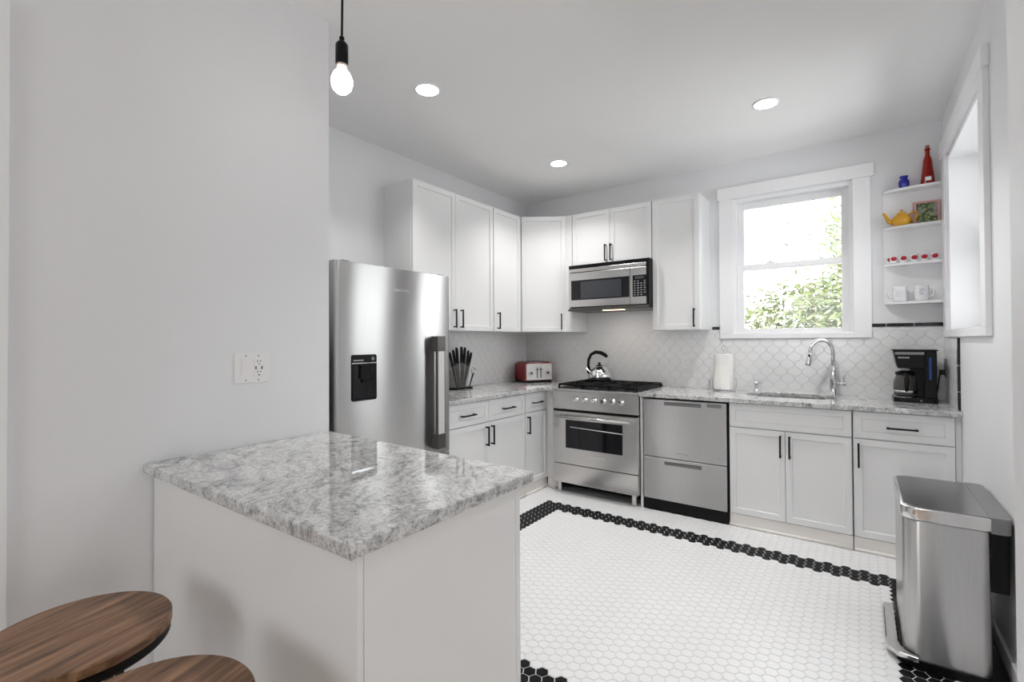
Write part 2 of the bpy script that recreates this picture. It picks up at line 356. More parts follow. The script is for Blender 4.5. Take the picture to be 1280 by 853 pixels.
# ------------------------------------------------------------------ windows (casing, two sashes, panes)
def window(name, loc, rz, w, z0, z1, label, dep=0):
    """local frame: wall face at y = 0, room on the -y side, opening 0..w"""
    r = bpy.data.objects.new(name, None); COL.objects.link(r); r.location = loc; r.rotation_euler = (0, 0, rz); struct(r, label)
    cw = .105
    bm = B()
    box(bm, -cw, 0, -.022, 0, z0, z1 + .01, bev=.002); box(bm, w, w + cw, -.022, 0, z0, z1 + .01, bev=.002)
    box(bm, -cw - .012, w + cw + .022, -.03, 0, z1 + .01, z1 + .107, bev=.003)
    box(bm, -cw, w + cw, -.022, 0, z0 - .04, z0, bev=.002)
    obj('window_casing', bm, 'trim', r)
    bm = B()                     # jamb liners and stool
    db = .15 + dep; box(bm, 0, .025, 0, db, z0, z1); box(bm, w - .025, w, 0, db, z0, z1); box(bm, .025, w - .025, 0, db, z1 - .025, z1); box(bm, .025, w - .025, 0, db, z0, z0 + .008)
    box(bm, .0, .012, -.012, .0, z0, z1); box(bm, w - .012, w, -.012, 0, z0, z1)
    obj('window_jamb', bm, 'trim', r)
    zm = (z0 + z1) / 2 - .01
    for nm, ya, za, zb, bt, tp in (('lower_sash', .03 + dep, z0 + .008, zm + .022, .032, .045), ('upper_sash', .072 + dep, zm - .022, z1 - .025, .045, .05)):
        bm = B(); a, b = .025, w - .025; st = .048
        box(bm, a, a + st, ya, ya + .036, za, zb, bev=.003); box(bm, b - st, b, ya, ya + .036, za, zb, bev=.003)
        box(bm, a + st, b - st, ya, ya + .036, za, za + bt, bev=.003); box(bm, a + st, b - st, ya, ya + .036, zb - tp, zb, bev=.003)
        s = obj(nm, bm, 'trim', r)
        bm = B(); box(bm, a + st - .004, b - st + .004, ya + .016, ya + .020, za + bt - .004, zb - tp + .004)
        obj('pane', bm, 'glass', s)
    bm = B(); box(bm, w * .29, w * .29 + .06, .028 + dep, .06 + dep, zm + .022, zm + .034, bev=.003); lathe(bm, [(.012, 0), (.012, .012), (.008, .02)], 12, (w * .29 + .03, .045 + dep, zm + .03))
    obj('sash_lock', bm, 'trim', r)
    return r
window('window_1', (W1[0], 0, 0), 0, W1[1] - W1[0], W1[2], W1[3], 'white sash window over the sink')
window('window_2', (W, W2[1], 0), -PI / 2, W2[1] - W2[0], W2[2], W2[3], 'white sash window in the side wall beside the corner shelf', .18)

# ------------------------------------------------------------------ backsplash: lantern-shaped tiles
def lantern(bm, cu, cv, w, h, u0, u1, v0, v1, put):
    nodes_ = [(w / 2, 0), (0, h / 2), (-w / 2, 0), (0, -h / 2)]; pts = []
    for q in range(4):
        a, b = Vector(nodes_[q]), Vector(nodes_[(q + 1) % 4]); d = b - a; nrm = Vector((d.y, -d.x)).normalized()
        s = 1 if q % 2 == 0 else -1
        for k in range(8):
            t = k / 8; pts.append(a + d * t + nrm * (.0052 * math.sin(2 * PI * t) * s))
    lim = lambda v, lo, hi: max(lo, min(hi, v))
    out = [(lim(cu + p_.x * .968, u0, u1), lim(cv + p_.y * .968, v0, v1)) for p_ in pts]
    inn = [(lim(cu + p_.x * .935, u0, u1), lim(cv + p_.y * .935, v0, v1)) for p_ in pts]
    def clean(l):
        r = []
        for q in l:
            if not r or (abs(q[0] - r[-1][0]) + abs(q[1] - r[-1][1])) > 1e-5: r.append(q)
        if len(r) > 1 and abs(r[0][0] - r[-1][0]) + abs(r[0][1] - r[-1][1]) < 1e-5: r.pop()
        return r
    def poly_area(l): return abs(sum(l[i][0] * l[(i + 1) % len(l)][1] - l[(i + 1) % len(l)][0] * l[i][1] for i in range(len(l)))) / 2
    if poly_area(inn) < 2e-5: return
    a = [bm.verts.new(put(u, v, .001)) for u, v in out]; b = [bm.verts.new(put(u, v, .0055)) for u, v in inn]
    n = len(a)
    bm.faces.new(b)
    for i in range(n):
        f = bm.faces.new((a[i], a[(i + 1) % n], b[(i + 1) % n], b[i])); f.smooth = True
def splash(name, u0, u1, v0, v1, put, backput):
    bm = B(); w, h = .0975, .114
    for i in range(int((u0 - .2) / (w / 2)), int((u1 + .2) / (w / 2)) + 1):
        for j in range(-2, 20):
            if (i + j) % 2: continue
            cu, cv = 3.269 - 67 * w / 2 + i * w / 2, .909 + j * h / 2 - .058
            if cu + w / 2 < u0 or cu - w / 2 > u1 or cv + h / 2 < v0 or cv - h / 2 > v1: continue
            lantern(bm, cu, cv, w, h, u0, u1, v0, v1, put)
    a = [bm.verts.new(backput(u, v, d)) for u, v in ((u0, v0), (u1, v0), (u1, v1), (u0, v1)) for d in (0, .0025)]
    for q in ((0, 2, 4, 6), (1, 3, 5, 7), (0, 1, 3, 2), (2, 3, 5, 4), (4, 5, 7, 6), (6, 7, 1, 0)):
        f = bm.faces.new([a[k] for k in q]); f.material_index = 1
    bmesh.ops.dissolve_degenerate(bm, dist=1e-6, edges=bm.edges)
    return struct(obj(name, bm, ['tile', 'sgrout']))
zt = 1.415
py_ = lambda u, v, d: (u, -d, v)
splash('trim_2', .006, 1.989, .914, zt, py_, py_)
splash('trim_3', 1.989, 3.016, .914, 1.335, py_, py_)
splash('trim_4', 3.016, W - .006, .914, zt, py_, py_)
px_ = lambda u, v, d: (d, u, v)
splash('trim_5', -1.95, -.006, .914, zt, px_, px_)
pw_ = lambda u, v, d: (W - d, u, v)
splash('trim_6', -.576, -.006, .914, 1.335, pw_, pw_)
def liner(name, segs):
    bm = B()
    for s in segs: box(bm, *s, bev=.003)
    return struct(obj(name, bm, 'liner'))
liner('trim_7', [(1.93, 1.988, -.012, 0, 1.418, 1.441)] + [(a, b, -.012, 0, 1.418, 1.441) for a, b in ((3.018, 3.105), (3.110, 3.258), (3.263, W - .002))])
liner('trim_8', [(W - .012, W, -.602, -.578, a, b) for a, b in ((.916, 1.02), (1.024, 1.172), (1.176, 1.334))])

# ------------------------------------------------------------------ cabinet pieces
def shaker(x0, x1, z0, z1, yf, t=.02, rail=.057, rec=.009):
    """a framed door or drawer front, its face at y = yf looking to -y"""
    bm = B(); g = .0015
    fs = box(bm, x0 + g, x1 - g, yf, yf + t, z0 + g, z1 - g)
    bmesh.ops.recalc_face_normals(bm, faces=bm.faces); bm.normal_update()
    front = [f for f in fs if all(abs(v.co.y - yf) < 1e-6 for v in f.verts)][0]
    bmesh.ops.inset_region(bm, faces=[front], thickness=rail, depth=0)
    bmesh.ops.inset_region(bm, faces=[front], thickness=.0035, depth=-rec)
    return bm
def pull(cx, cz, yf, length, vertical):
    bm = B(); s = .0052; pr = .030; h = length / 2
    if vertical:
        box(bm, cx - s, cx + s, yf - pr - s, yf - pr + s, cz - h, cz + h, bev=.0015)
        for q in (-1, 1): box(bm, cx - s, cx + s, yf - pr, yf, cz + q * (h - s * 1.6) - s, cz + q * (h - s * 1.6) + s)
    else:
        box(bm, cx - h, cx + h, yf - pr - s, yf - pr + s, cz - s, cz + s, bev=.0015)
        for q in (-1, 1): box(bm, cx + q * (h - s * 1.6) - s, cx + q * (h - s * 1.6) + s, yf - pr, yf, cz - s, cz + s)
    return bm
DOORZ = (.092, .706); DRWZ = (.710, .876)
def base_cab(label, loc, rz, w, depth, drawers, doors, plinth=(0, None), false_front=False, group=None):
    """drawers: [(x0, x1)]; doors: [(x0, x1, handle_x)]"""
    t = thing('base_cabinet', label, 'cabinet', loc, rz, group)
    bm = B(); yf = -depth
    if false_front:
        box(bm, 0, .018, yf + .021, -.004, .09, .881); box(bm, w - .018, w, yf + .021, -.004, .09, .881); box(bm, .018, w - .018, yf + .021, -.004, .09, .108); box(bm, .018, w - .018, -.022, -.004, .108, .881); box(bm, .018, w - .018, yf + .021, yf + .039, .70, .881)
    else: box(bm, 0, w, yf + .021, -.004, .09, .881)
    obj('cabinet_body', bm, 'cab', t)
    bm = B(); a, b = plinth[0], plinth[1] if plinth[1] is not None else w
    box(bm, a, b, yf + .004, yf + .03, 0.0005, .089, bev=.002)
    tube(bm, [(a, yf + .001, .011), (b, yf + .001, .011)], .0105, 10); obj('plinth', bm, 'base', t)
    for (x0, x1) in drawers:
        d = obj('drawer_panel' if false_front else 'drawer', shaker(x0, x1, *DRWZ, yf), 'cab', t)
        if not false_front: obj('handle', pull((x0 + x1) / 2, .788, yf, .15, False), 'blackm', d)
    for (x0, x1, hx) in doors:
        d = obj('door', shaker(x0, x1, *DOORZ, yf), 'cab', t); obj('handle', pull(hx, .604, yf, .15, True), 'blackm', d)
    return t
UZ = (1.415, 2.525)
def upper_cab(label, loc, rz, w, depth, doors, z0, z1, hl=.15):
    t = thing('wall_cabinet', label, 'cabinet', loc, rz)
    bm = B(); yf = -depth
    box(bm, 0, w, yf + .021, -.001, z0, z1, bev=.001); obj('cabinet_body', bm, 'cab', t)
    for (x0, x1, hx) in doors:
        d = obj('door', shaker(x0, x1, z0 + .002, z1 - .002, yf), 'cab', t)
        obj('handle', pull(hx, z0 + .022 + hl / 2, yf, hl, True), 'blackm', d)
    return t
# back run
base_cab('white sink cabinet with a false front over two doors below the window', (2.185, 0, 0), 0, .722, .63, [(.002, .720)], [(.002, .352, .325), (.352, .720, .379)], false_front=True)
base_cab('white cabinet with one drawer and one door between the sink cabinet and trash can', (2.912, 0, 0), 0, .480, .63, [(.004, .478)], [(.004, .478, .028)])
bm = B(); box(bm, 3.393, W - .001, -.615, -.004, 0.0005, .881); tag(obj('filler_strip', bm, 'cab'), 'narrow white filler strip between drawer cabinet and right wall', 'filler panel')
# left run (turned to face the room)
base_cab('white cabinet with two drawers over two doors beside the fridge', (0, -1.952, 0), PI / 2, 1.0, .63, [(.002, .5), (.5, .998)], [(.002, .5, .468), (.5, .998, .533)])
base_cab('narrow white cabinet with one drawer and one door left of the range', (0, -.950, 0), PI / 2, .352, .63, [(.002, .350)], [(.002, .350, .032)])
bm = B(); box(bm, .632, .742, -.569, -.004, .09, .881); box(bm, .612, .742, -.596, -.57, .09, .881, bev=.001)
t = tag(obj('corner_cabinet', bm, 'cab'), 'blank white corner cabinet panel between narrow cabinet and range', 'cabinet')
bm = B(); box(bm, .642, .742, -.610, -.585, .0005, .089, bev=.002); tube(bm, [(.652, -.613, .011), (.742, -.613, .011)], .0105, 10); obj('plinth', bm, 'base', t)
bm = B(); box(bm, 1.528, 1.549, -.640, -.004, .0005, .881, bev=.001); tag(obj('end_panel', bm, 'cab'), 'thin white upright panel between range and dishwasher', 'panel')
# wall cabinets
upper_cab('tall white wall cabinet with two doors partly behind the fridge', (0, -1.945, 0), PI / 2, .950, .325, [(.002, .46, .435), (.46, .948, .515)], *UZ)
upper_cab('slim white wall cabinet with one door next to the corner cabinet', (0, -.992, 0), PI / 2, .42, .325, [(.002, .418, .055)], *UZ)
upper_cab('short white wall cabinet with two doors above the microwave', (.752, 0, 0), 0, .768, .325, [(.002, .382, .345), (.382, .766, .397)], 2.03, UZ[1])
upper_cab('white wall cabinet with one door between microwave and window', (1.524, 0, 0), 0, .390, .325, [(.002, .388, .345)], *UZ)
t = thing('wall_cabinet', 'white wall cabinet with a diagonal door in the room corner', 'cabinet')
bm = B(); prism(bm, [(.002, -.002), (.002, -.565), (.318, -.565), (.318, -.55), (.675, -.312), (.748, -.312), (.748, -.002)], UZ[0], UZ[1]); obj('cabinet_body', bm, 'cab', t)
bm = B(); box(bm, .672, .748, -.325, -.31, UZ[0], UZ[1], bev=.001); obj('filler_stile', bm, 'cab', t)
a, b = Vector((.333, -.566)), Vector((.682, -.329)); ln = (b - a).length; an = math.atan2(b.y - a.y, b.x - a.x)
d = obj('door', shaker(0, ln, UZ[0] + .002, UZ[1] - .002, 0), 'cab', t); d.location = (a.x, a.y, 0); d.rotation_euler = (0, 0, an)
obj('handle', pull(ln - .045, UZ[0] + .097, 0, .15, True), 'blackm', d)

# worktops
def slab(name, outer, holes, z0, z1, label, bev=.004):
    bm = B(); es = []
    for loop in [outer] + holes:
        vs = [bm.verts.new((x, y, z1)) for x, y in loop]; es += [bm.edges.new((vs[i], vs[(i + 1) % len(vs)])) for i in range(len(vs))]
    bmesh.ops.triangle_fill(bm, use_beauty=True, use_dissolve=False, edges=es)
    top_edges = [e for e in bm.edges if len(e.link_faces) == 1]
    r = bmesh.ops.extrude_face_region(bm, geom=list(bm.faces))
    for v in [g for g in r['geom'] if isinstance(g, bmesh.types.BMVert)]: v.co.z = z0
    bmesh.ops.recalc_face_normals(bm, faces=bm.faces)
    rim = [e for e in bm.edges if len(e.link_faces) == 2 and abs(e.link_faces[0].normal.z) + abs(e.link_faces[1].normal.z) < 1.2 and abs(abs(e.link_faces[0].normal.z) - abs(e.link_faces[1].normal.z)) > .8 and not holes or (len(e.link_faces) == 2 and {round(abs(f.normal.z)) for f in e.link_faces} == {0, 1})]
    bmesh.ops.bevel(bm, geom=rim, offset=bev, segments=2, affect='EDGES', profile=.5)
    return tag(obj(name, bm, 'granite'), label, 'worktop')
slab('worktop', [(.001, -1.952), (.658, -1.952), (.658, -.662), (.742, -.662), (.742, -.001), (.001, -.001)], [], .882, .914, 'grey granite worktop in the corner between fridge and range')
sink_c = (2.53, -.245); sa, sb_ = .288, .185
def sup(a, b, n=2.6, N=48):
    out = []
    for k in range(N):
        q = 2 * PI * k / N; c, s = math.cos(q), math.sin(q)
        out.append((sink_c[0] + a * math.copysign(abs(c) ** (2 / n), c), sink_c[1] + b * math.copysign(abs(s) ** (2 / n), s)))
    return out
slab('worktop', [(1.526, -.662), (W - .001, -.662), (W - .001, -.001), (1.526, -.001)], [sup(sa, sb_)], .882, .914, 'grey granite worktop holding the sink below the window')
slab('worktop', [(.962, -3.752), (2.117, -3.746), (2.114, -3.070), (.962, -3.036)], [], .880, .914, 'large polished grey granite worktop of the peninsula nearest the stools')
# peninsula cabinet (doors towards the kitchen)
t = thing('peninsula_cabinet', 'white panelled cabinet carrying the peninsula worktop beside the stools', 'cabinet', (2.109, -3.724, 0), PI)
bm = B(); box(bm, .02, 1.139, -.56, -.016, .09, .879); obj('cabinet_body', bm, 'cab', t)
bm = B(); box(bm, .0, 1.139, -.014, 0, .0005, .879, bev=.001); obj('back_panel', bm, 'cab', t)
bm = B(); box(bm, .0, .018, -.562, -.0155, .0005, .879, bev=.0015); obj('side_panel', bm, 'cab', t)
bm = B(); box(bm, 0, .06, -.585, -.563, .0005, .879, bev=.001); obj('face_stile', bm, 'cab', t)
bm = B(); box(bm, .06, 1.139, -.57, -.55, .0005, .089); obj('plinth', bm, 'base', t)
for x0, x1, hx in ((.06, .6, .565), (.6, 1.139, .635)):
    d = obj('door', shaker(x0, x1, .092, .876, -.585), 'cab', t); obj('handle', pull(hx, .72, -.585, .15, True), 'blackm', d)

# ------------------------------------------------------------------ fridge
t = thing('fridge', 'tall stainless steel fridge with water dispenser at the end of the wall', 'fridge', (0, -2.845, 0), PI / 2)
fw, fh, fd = .872, 1.765, .72
bm = B(); box(bm, .004, fw - .004, -.655, -.03, .02, fh - .012, bev=.004); obj('fridge_body', bm, 'dsteel', t)
bm = B()
prism(bm, rrect(0, fw, -fd, -.66, [.018, .018, .004, .004], 5), .600, fh, bev=.003); door = obj('door', bm, 'steel', t, smooth=True)
bm = B(); prism(bm, rrect(0, fw, -fd, -.66, [.018, .018, .004, .004], 5), .06, .592, bev=.003); fz = obj('freezer_drawer', bm, 'steel', t, smooth=True)
bm = B(); box(bm, .1, fw - .1, -fd - .04, -fd - .018, .53, .56, bev=.003); box(bm, .1, .14, -fd - .03, -fd + .001, .53, .56); box(bm, fw - .14, fw - .1, -fd - .03, -fd + .001, .53, .56); obj('handle', bm, 'steelh', fz)
for q in (.05, fw - .09):
    bm = B(); lathe(bm, [(.02, 0.0005), (.02, .03), (.012, .06)], 14, (q + .02, -.6, 0)); obj('foot', bm, 'black', t)
    bm = B(); box(bm, q, q + .05, -.70, -.62, fh - .012, fh + .008, bev=.003); obj('hinge_cover', bm, 'dsteel', t)
# handle: flat bar on two dark end blocks
bm = B(); hx0, hx1 = .700, .772
box(bm, hx0 + .009, hx1 - .008, -fd - .0525, -fd - .036, .66, 1.34, bev=.002); hd = obj('handle', bm, 'panel', door)
bm = B()
for za, zb in ((1.265, 1.362), (.640, .735)): box(bm, hx0, hx1, -fd - .055, -fd + .001, za, zb, bev=.002)
box(bm, hx0, hx0 + .009, -fd - .050, -fd - .034, .735, 1.265, bev=.001); box(bm, hx1 - .008, hx1, -fd - .050, -fd - .034, .735, 1.265, bev=.001)
o = obj('handle_block', bm, 'dsteel', hd); o['label'] = 'dark end blocks and edges of the handle'
# dispenser
dx0, dx1, dz0, dz1 = .096, .263, 1.002, 1.257
bm = B(); prism(bm, rrect(dx0, dx1, dz0, dz1, .012, 4), -fd - .004, -fd + .002, axis='y'); dp = obj('water_dispenser', bm, 'black', door)
bm = B(); box(bm, dx0 + .002, dx1 - .002, -fd - .0055, -fd - .0035, 1.207, 1.2125); obj('chrome_strip', bm, 'chrome', dp)
bm = B(); box(bm, dx0 + .012, dx1 - .012, -fd - .005, -fd - .0038, 1.020, 1.200); obj('dispenser_recess', bm, 'bglass', dp)
bm = B(); box(bm, dx0 + .05, dx1 - .06, -fd - .016, -fd - .004, 1.125, 1.2, bev=.003); box(bm, dx0 + .062, dx1 - .075, -fd - .013, -fd - .004, 1.10, 1.14, bev=.003); obj('paddle', bm, 'black', dp)
bm = B(); lathe(bm, [(.010, -.0015), (.010, 0)], 20, (dx1 - .026, -fd - .004, 1.233), 'y'); obj('button', bm, 'gsteel', dp)
bm = B(); box(bm, dx0 + .01, dx1 - .01, -fd - .012, -fd - .003, 1.008, 1.018, bev=.002); obj('drip_tray', bm, 'black', dp)
bm = B()
for k in range(9): box(bm, dx0 + .012 + k * .0075, dx0 + .0175 + k * .0075, -fd - .0048, -fd - .0038, 1.222, 1.229)
obj('marking', bm, 'key', dp)
text('logo', 'FISHER & PAYKEL', .016, (.452, -fd - .0006, 1.634), (PI / 2, 0, 0), 'logo', door)

# ------------------------------------------------------------------ microwave
t = thing('microwave', 'stainless steel microwave mounted over the range below wall cabinet', 'microwave', (.752, 0, 0))
mw, mz0, mz1, yf = .770, 1.612, 2.028, -.40
bm = B(); box(bm, 0, mw, yf + .03, -.002, mz0, mz1, bev=.003); box(bm, 0, mw, yf + .004, yf + .03, mz1 - .045, mz1); box(bm, mw - .022, mw, yf + .002, yf + .03, mz0, mz1); obj('microwave_body', bm, 'black', t)
bm = B(); box(bm, .003, mw - .024, yf - .002, yf + .028, 1.962, 1.994, bev=.002); obj('vent_strip', bm, 'steelh', t)
bm = B(); box(bm, .003, .603, yf - .004, yf + .028, mz0 + .028, 1.957, bev=.003); box(bm, .003, .026, yf - .006, yf, mz0 + .028, 1.957, bev=.001); dr = obj('door', bm, 'steelh', t)
bm = B(); box(bm, .030, .598, yf - .0065, yf - .003, 1.704, 1.886, bev=.001); gl = obj('door_glass', bm, 'bglass', dr)
bm = B(); box(bm, .128, .525, yf - .0075, yf - .006, 1.715, 1.870); o = obj('viewing_screen', bm, 'mesh', gl); o['label'] = 'grey mesh viewing area of the door'
bm = B(); box(bm, .606, mw - .024, yf - .002, yf + .028, mz0 + .028, 1.957, bev=.003); cp = obj('control_panel', bm, 'steelh', t)
bm = B(); box(bm, .626, .747, yf - .0045, yf - .0015, 1.704, 1.888, bev=.001); kp = obj('keypad', bm, 'bglass', cp)
bm = B(); box(bm, .650, .725, yf - .0055, yf - .004, 1.856, 1.878); obj('display', bm, 'screen', kp)
bm = B()
for c in range(4):
    for r in range(7):
        if (c, r) in ((3, 0), (2, 6)): continue
        x = .639 + c * .029; z = 1.716 + r * .0195; box(bm, x, x + .013 + .003 * ((c * r) % 2), yf - .0054, yf - .004, z, z + .006)
obj('key_marks', bm, 'key', kp)
bm = B(); box(bm, .0, mw, yf + .0, -.01, mz0 - .008, mz0 + .02, bev=.003); un = obj('underside', bm, 'dsteel', t)
bm = B(); prism(bm, rrect(.33, .53, -.385, -.325, .012, 4), mz0 - .012, mz0 - .006); obj('work_lamp', bm, 'wlight', un); area('work_light', (.43, -.355, mz0 - .016), (.43, -.2, 0), .18, .05, .6, (1, .93, .85), parent=t)
bm = B(); box(bm, -.008, .0, yf - .004, yf + .03, mz0 - .006, mz0 + .004); obj('grille_clip', bm, 'black', t)

# ------------------------------------------------------------------ range
t = thing('range', 'stainless steel gas range between white cabinets with black grates', 'stove', (.746, 0, 0))
rw, yf = .778, -.69
bm = B(); box(bm, .002, rw - .002, yf + .045, -.01, .095, .895, bev=.002); obj('range_body', bm, 'steelh', t)
bm = B(); box(bm, 0, rw, yf - .012, -.01, .895, .913, bev=.004); box(bm, .02, rw - .02, -.03, -.01, .913, .935, bev=.003); ct = obj('cooktop', bm, 'steelh', t)
bm = B(); box(bm, .02, rw - .02, yf + .055, -.035, .9125, .916); o = obj('burner_tray', bm, 'iron', ct)
bm = B(); box(bm, 0, rw, yf, yf + .045, .735, .893, bev=.003); cp = obj('control_panel', bm, 'steelh', t)
for kx in (.233, .318, .404, .486, .566, .640):
    bm = B(); lathe(bm, [(.026, 0), (.026, -.004), (.021, -.006), (.019, -.028), (.016, -.031)], 24, (kx, yf, .828), 'y'); k = obj('knob', bm, 'chrome', cp)
    bm = B(); box(bm, kx - .0025, kx + .0025, yf - .033, yf - .030, .828, .846); obj('pointer', bm, 'black', k)
bm = B(); box(bm, .002, rw - .002, yf + .008, yf + .045, .716, .734); obj('shadow_gap', bm, 'black', t)
bm = B(); box(bm, 0, rw, yf, yf + .043, .264, .714, bev=.003); od = obj('oven_door', bm, 'steelh', t)
bm = B(); box(bm, .130, .655, yf - .003, yf + .002, .402, .645, bev=.001); g = obj('oven_window', bm, 'bglass', od)
bm = B(); box(bm, .655, .664, yf - .005, yf + .002, .395, .65, bev=.001); obj('window_trim', bm, 'bright', g)
bm = B(); tube(bm, [(.175, yf - .0035, .585), (.655, yf - .0035, .572)], .004, 8); obj('rack_rail', bm, 'panel', g)
bm = B(); tube(bm, [(.05, yf - .045, .676), (rw - .04, yf - .045, .676)], .011, 14)
for q in (.11, rw - .10): box(bm, q - .008, q + .008, yf - .042, yf, .668, .684)
obj('handle', bm, 'bright', od)
text('logo', 'FISHER & PAYKEL', .021, (rw / 2 + .02, yf - .0006, .345), (PI / 2, 0, 0), 'logo', od, spacing=1.15)
bm = B(); box(bm, 0, rw, yf, yf + .043, .096, .258, bev=.003); obj('storage_drawer', bm, 'steelh', t)
bm = B(); box(bm, .01, rw - .01, yf + .14, -.05, .03, .094); obj('underframe', bm, 'black', t)
for q in (.045, rw - .045):
    for y in (yf + .05, -.08):
        bm = B(); box(bm, q - .018, q + .018, y - .016, y + .016, .0005, .096, bev=.003); obj('leg', bm, 'steelh', t)
for gx in (.022, .268, .514):
    bm = B(); x0, x1, y0, y1 = gx, gx + .242, yf + .062, -.045; z0, z1 = .934, .950
    for (a, b, c, d_) in ((x0, x1, y0, y0 + .014), (x0, x1, y1 - .014, y1), (x0, x0 + .014, y0, y1), (x1 - .014, x1, y0, y1), (x0, x1, (y0 + y1) / 2 - .007, (y0 + y1) / 2 + .007)):
        box(bm, a, b, c, d_, z0, z1, bev=.003)
    for cy in (y0 + (y1 - y0) * .25, y0 + (y1 - y0) * .75):
        cx = (x0 + x1) / 2
        for k in range(4):
            a = PI / 4 + k * PI / 2
            tube(bm, [(cx + .028 * math.cos(a), cy + .028 * math.sin(a), .945), (cx + .115 * math.cos(a), cy + .135 * math.sin(a), .943)], .006, 6)
        box(bm, cx - .006, cx + .006, y0, cy - .03, z0, z1); box(bm, cx - .006, cx + .006, cy + .03, y1, z0, z1)
    for (a, b) in ((x0 + .007, y0 + .007), (x1 - .007, y0 + .007), (x0 + .007, y1 - .007), (x1 - .007, y1 - .007)): box(bm, a - .007, a + .007, b - .007, b + .007, .9155, z0 + .002)
    obj('grate', bm, 'iron', ct)
    for cy in (y0 + (y1 - y0) * .25, y0 + (y1 - y0) * .75):
        bm = B(); lathe(bm, [(.05, .9155), (.05, .922), (.036, .926), (.034, .932), (.02, .934)], 24, ((x0 + x1) / 2, cy, 0)); obj('burner', bm, 'iron', ct)

# ------------------------------------------------------------------ dishwasher
t = thing('dishwasher', 'stainless steel two-drawer dishwasher between range and sink cabinet', 'dishwasher', (1.551, 0, 0))
dw, yf = .630, -.645
bm = B(); box(bm, 0, dw, yf + .03, -.01, .02, .879, bev=.002); obj('dishwasher_body', bm, 'black', t)
for nm, z0, z1 in (('upper_drawer', .421, .868), ('lower_drawer', .092, .416)):
    bm = B(); box(bm, .005, .621, yf, yf + .028, z0, z1, bev=.003); d = obj(nm, bm, 'steel', t)
    bm = B(); zt_ = .852 if nm[0] == 'u' else .393
    box(bm, .170, .446, yf - .003, yf + .001, zt_ - .026, zt_, bev=.001); h = obj('handle_recess', bm, 'gsteel', d)
    bm = B(); box(bm, .170, .446, yf - .008, yf - .002, zt_ - .005, zt_, bev=.001); obj('handle_lip', bm, 'dsteel', h)
    if nm[0] == 'u':
        bm = B(); box(bm, .486, .588, yf - .002, yf + .001, .833, .859, bev=.001); dd = obj('display', bm, 'gsteel', d)
        bm = B()
        for k in range(4): lathe(bm, [(.004, -.0012), (.004, .001)], 10, (.508 + k * .02, yf, .818), 'y')
        obj('button_marks', bm, 'key', d)
        text('logo', 'FISHER & PAYKEL', .0125, (.306, yf - .0006, .463), (PI / 2, 0, 0), 'dlogo', d)
bm = B(); box(bm, .005, dw - .002, yf + .006, yf + .03, .0005, .090, bev=.001); obj('kick_plate', bm, 'black', t)

# ------------------------------------------------------------------ sink, faucet, soap dispenser
bm = B(); rings = []
for (sc_, z) in ((1.012, .8815), (1.0, .8815), (.97, .78), (.93, .73), (.82, .712), (.12, .706)):
    rings.append([bm.verts.new((x, y, z)) for x, y in sup(sa * sc_, sb_ * sc_)])
for a, b in zip(rings, rings[1:]):
    for k in range(48): bm.faces.new((a[k], a[(k + 1) % 48], b[(k + 1) % 48], b[k])).smooth = True
bm.faces.new(rings[-1])
r = bmesh.ops.solidify(bm, geom=list(bm.faces), thickness=-.0012)
t = tag(obj('sink', bm, 'bright'), 'undermounted stainless steel sink bowl set into the granite below the window', 'sink')
bm = B(); lathe(bm, [(.042, .7075), (.042, .711), (.028, .7095)], 24, (sink_c[0], sink_c[1], 0)); obj('drain', bm, 'dsteel', t)
fx, fy = 2.79, -.085
t = thing('faucet', 'chrome gooseneck pull-down faucet behind the sink', 'faucet', (fx, fy, .914))
bm = B(); lathe(bm, [(.027, .0005), (.027, .006), (.023, .012), (.022, .09), (.0235, .092), (.0235, .175), (.019, .195), (.014, .215), (.0135, .22)], 28); obj('faucet_body', bm, 'chrome', t)
dirv = Vector((-.80, -.60, 0)); Rn = .085; pts = [Vector((0, 0, .20)), Vector((0, 0, .315))]
for k in range(1, 15):
    a = PI * 1.02 * k / 14; pts.append(Vector((0, 0, .325)) + dirv * (Rn * (1 - math.cos(a))) + Vector((0, 0, Rn * math.sin(a))))
bm = B(); tube(bm, pts, .0125, 16); nk = obj('neck', bm, 'chrome', t)
e = pts[-1]; dd = (pts[-1] - pts[-2]).normalized() + dirv * .12; dd.normalize()
bm = B(); tube(bm, [e - dd * .004, e + dd * .02, e + dd * .06, e + dd * .095, e + dd * .10], [.0135, .0155, .0165, .0195, .017], 18); sp = obj('spray_head', bm, 'chrome', nk)
bm = B(); u1, v1 = frame_of(dd); cpt = e + dd * .022 - Vector((0, .014, 0)); tube(bm, [cpt - dd * .012, cpt + dd * .012], .007, 10); obj('spray_button', bm, 'black', t)
bm = B(); tube(bm, [(.018, -.004, .092), (.05, -.01, .092), (.072, -.014, .092)], [.0125, .014, .017], 18); tube(bm, [(.071, -.0138, .092), (.078, -.015, .092)], [.019, .018], 18); lv = obj('valve', bm, 'chrome', t)
bm = B(); tube(bm, [(.066, -.013, .105), (.066, -.013, .14), (.068, -.013, .185)], [.005, .006, .0095], 12); obj('lever', bm, 'chrome', lv)
t = thing('soap_dispenser', 'small chrome soap pump at the left end of the sink', 'soap dispenser', (2.272, -.05, .914))
bm = B(); lathe(bm, [(.019, .0005), (.019, .005), (.013, .012), (.012, .045), (.0155, .047), (.0155, .078), (.010, .082)], 22); obj('pump_body', bm, 'chrome', t)
bm = B(); tube(bm, [(0, 0, .072), (.03, -.014, .074), (.046, -.022, .070)], [.006, .005, .0045], 10); obj('spout', bm, 'chrome', t)

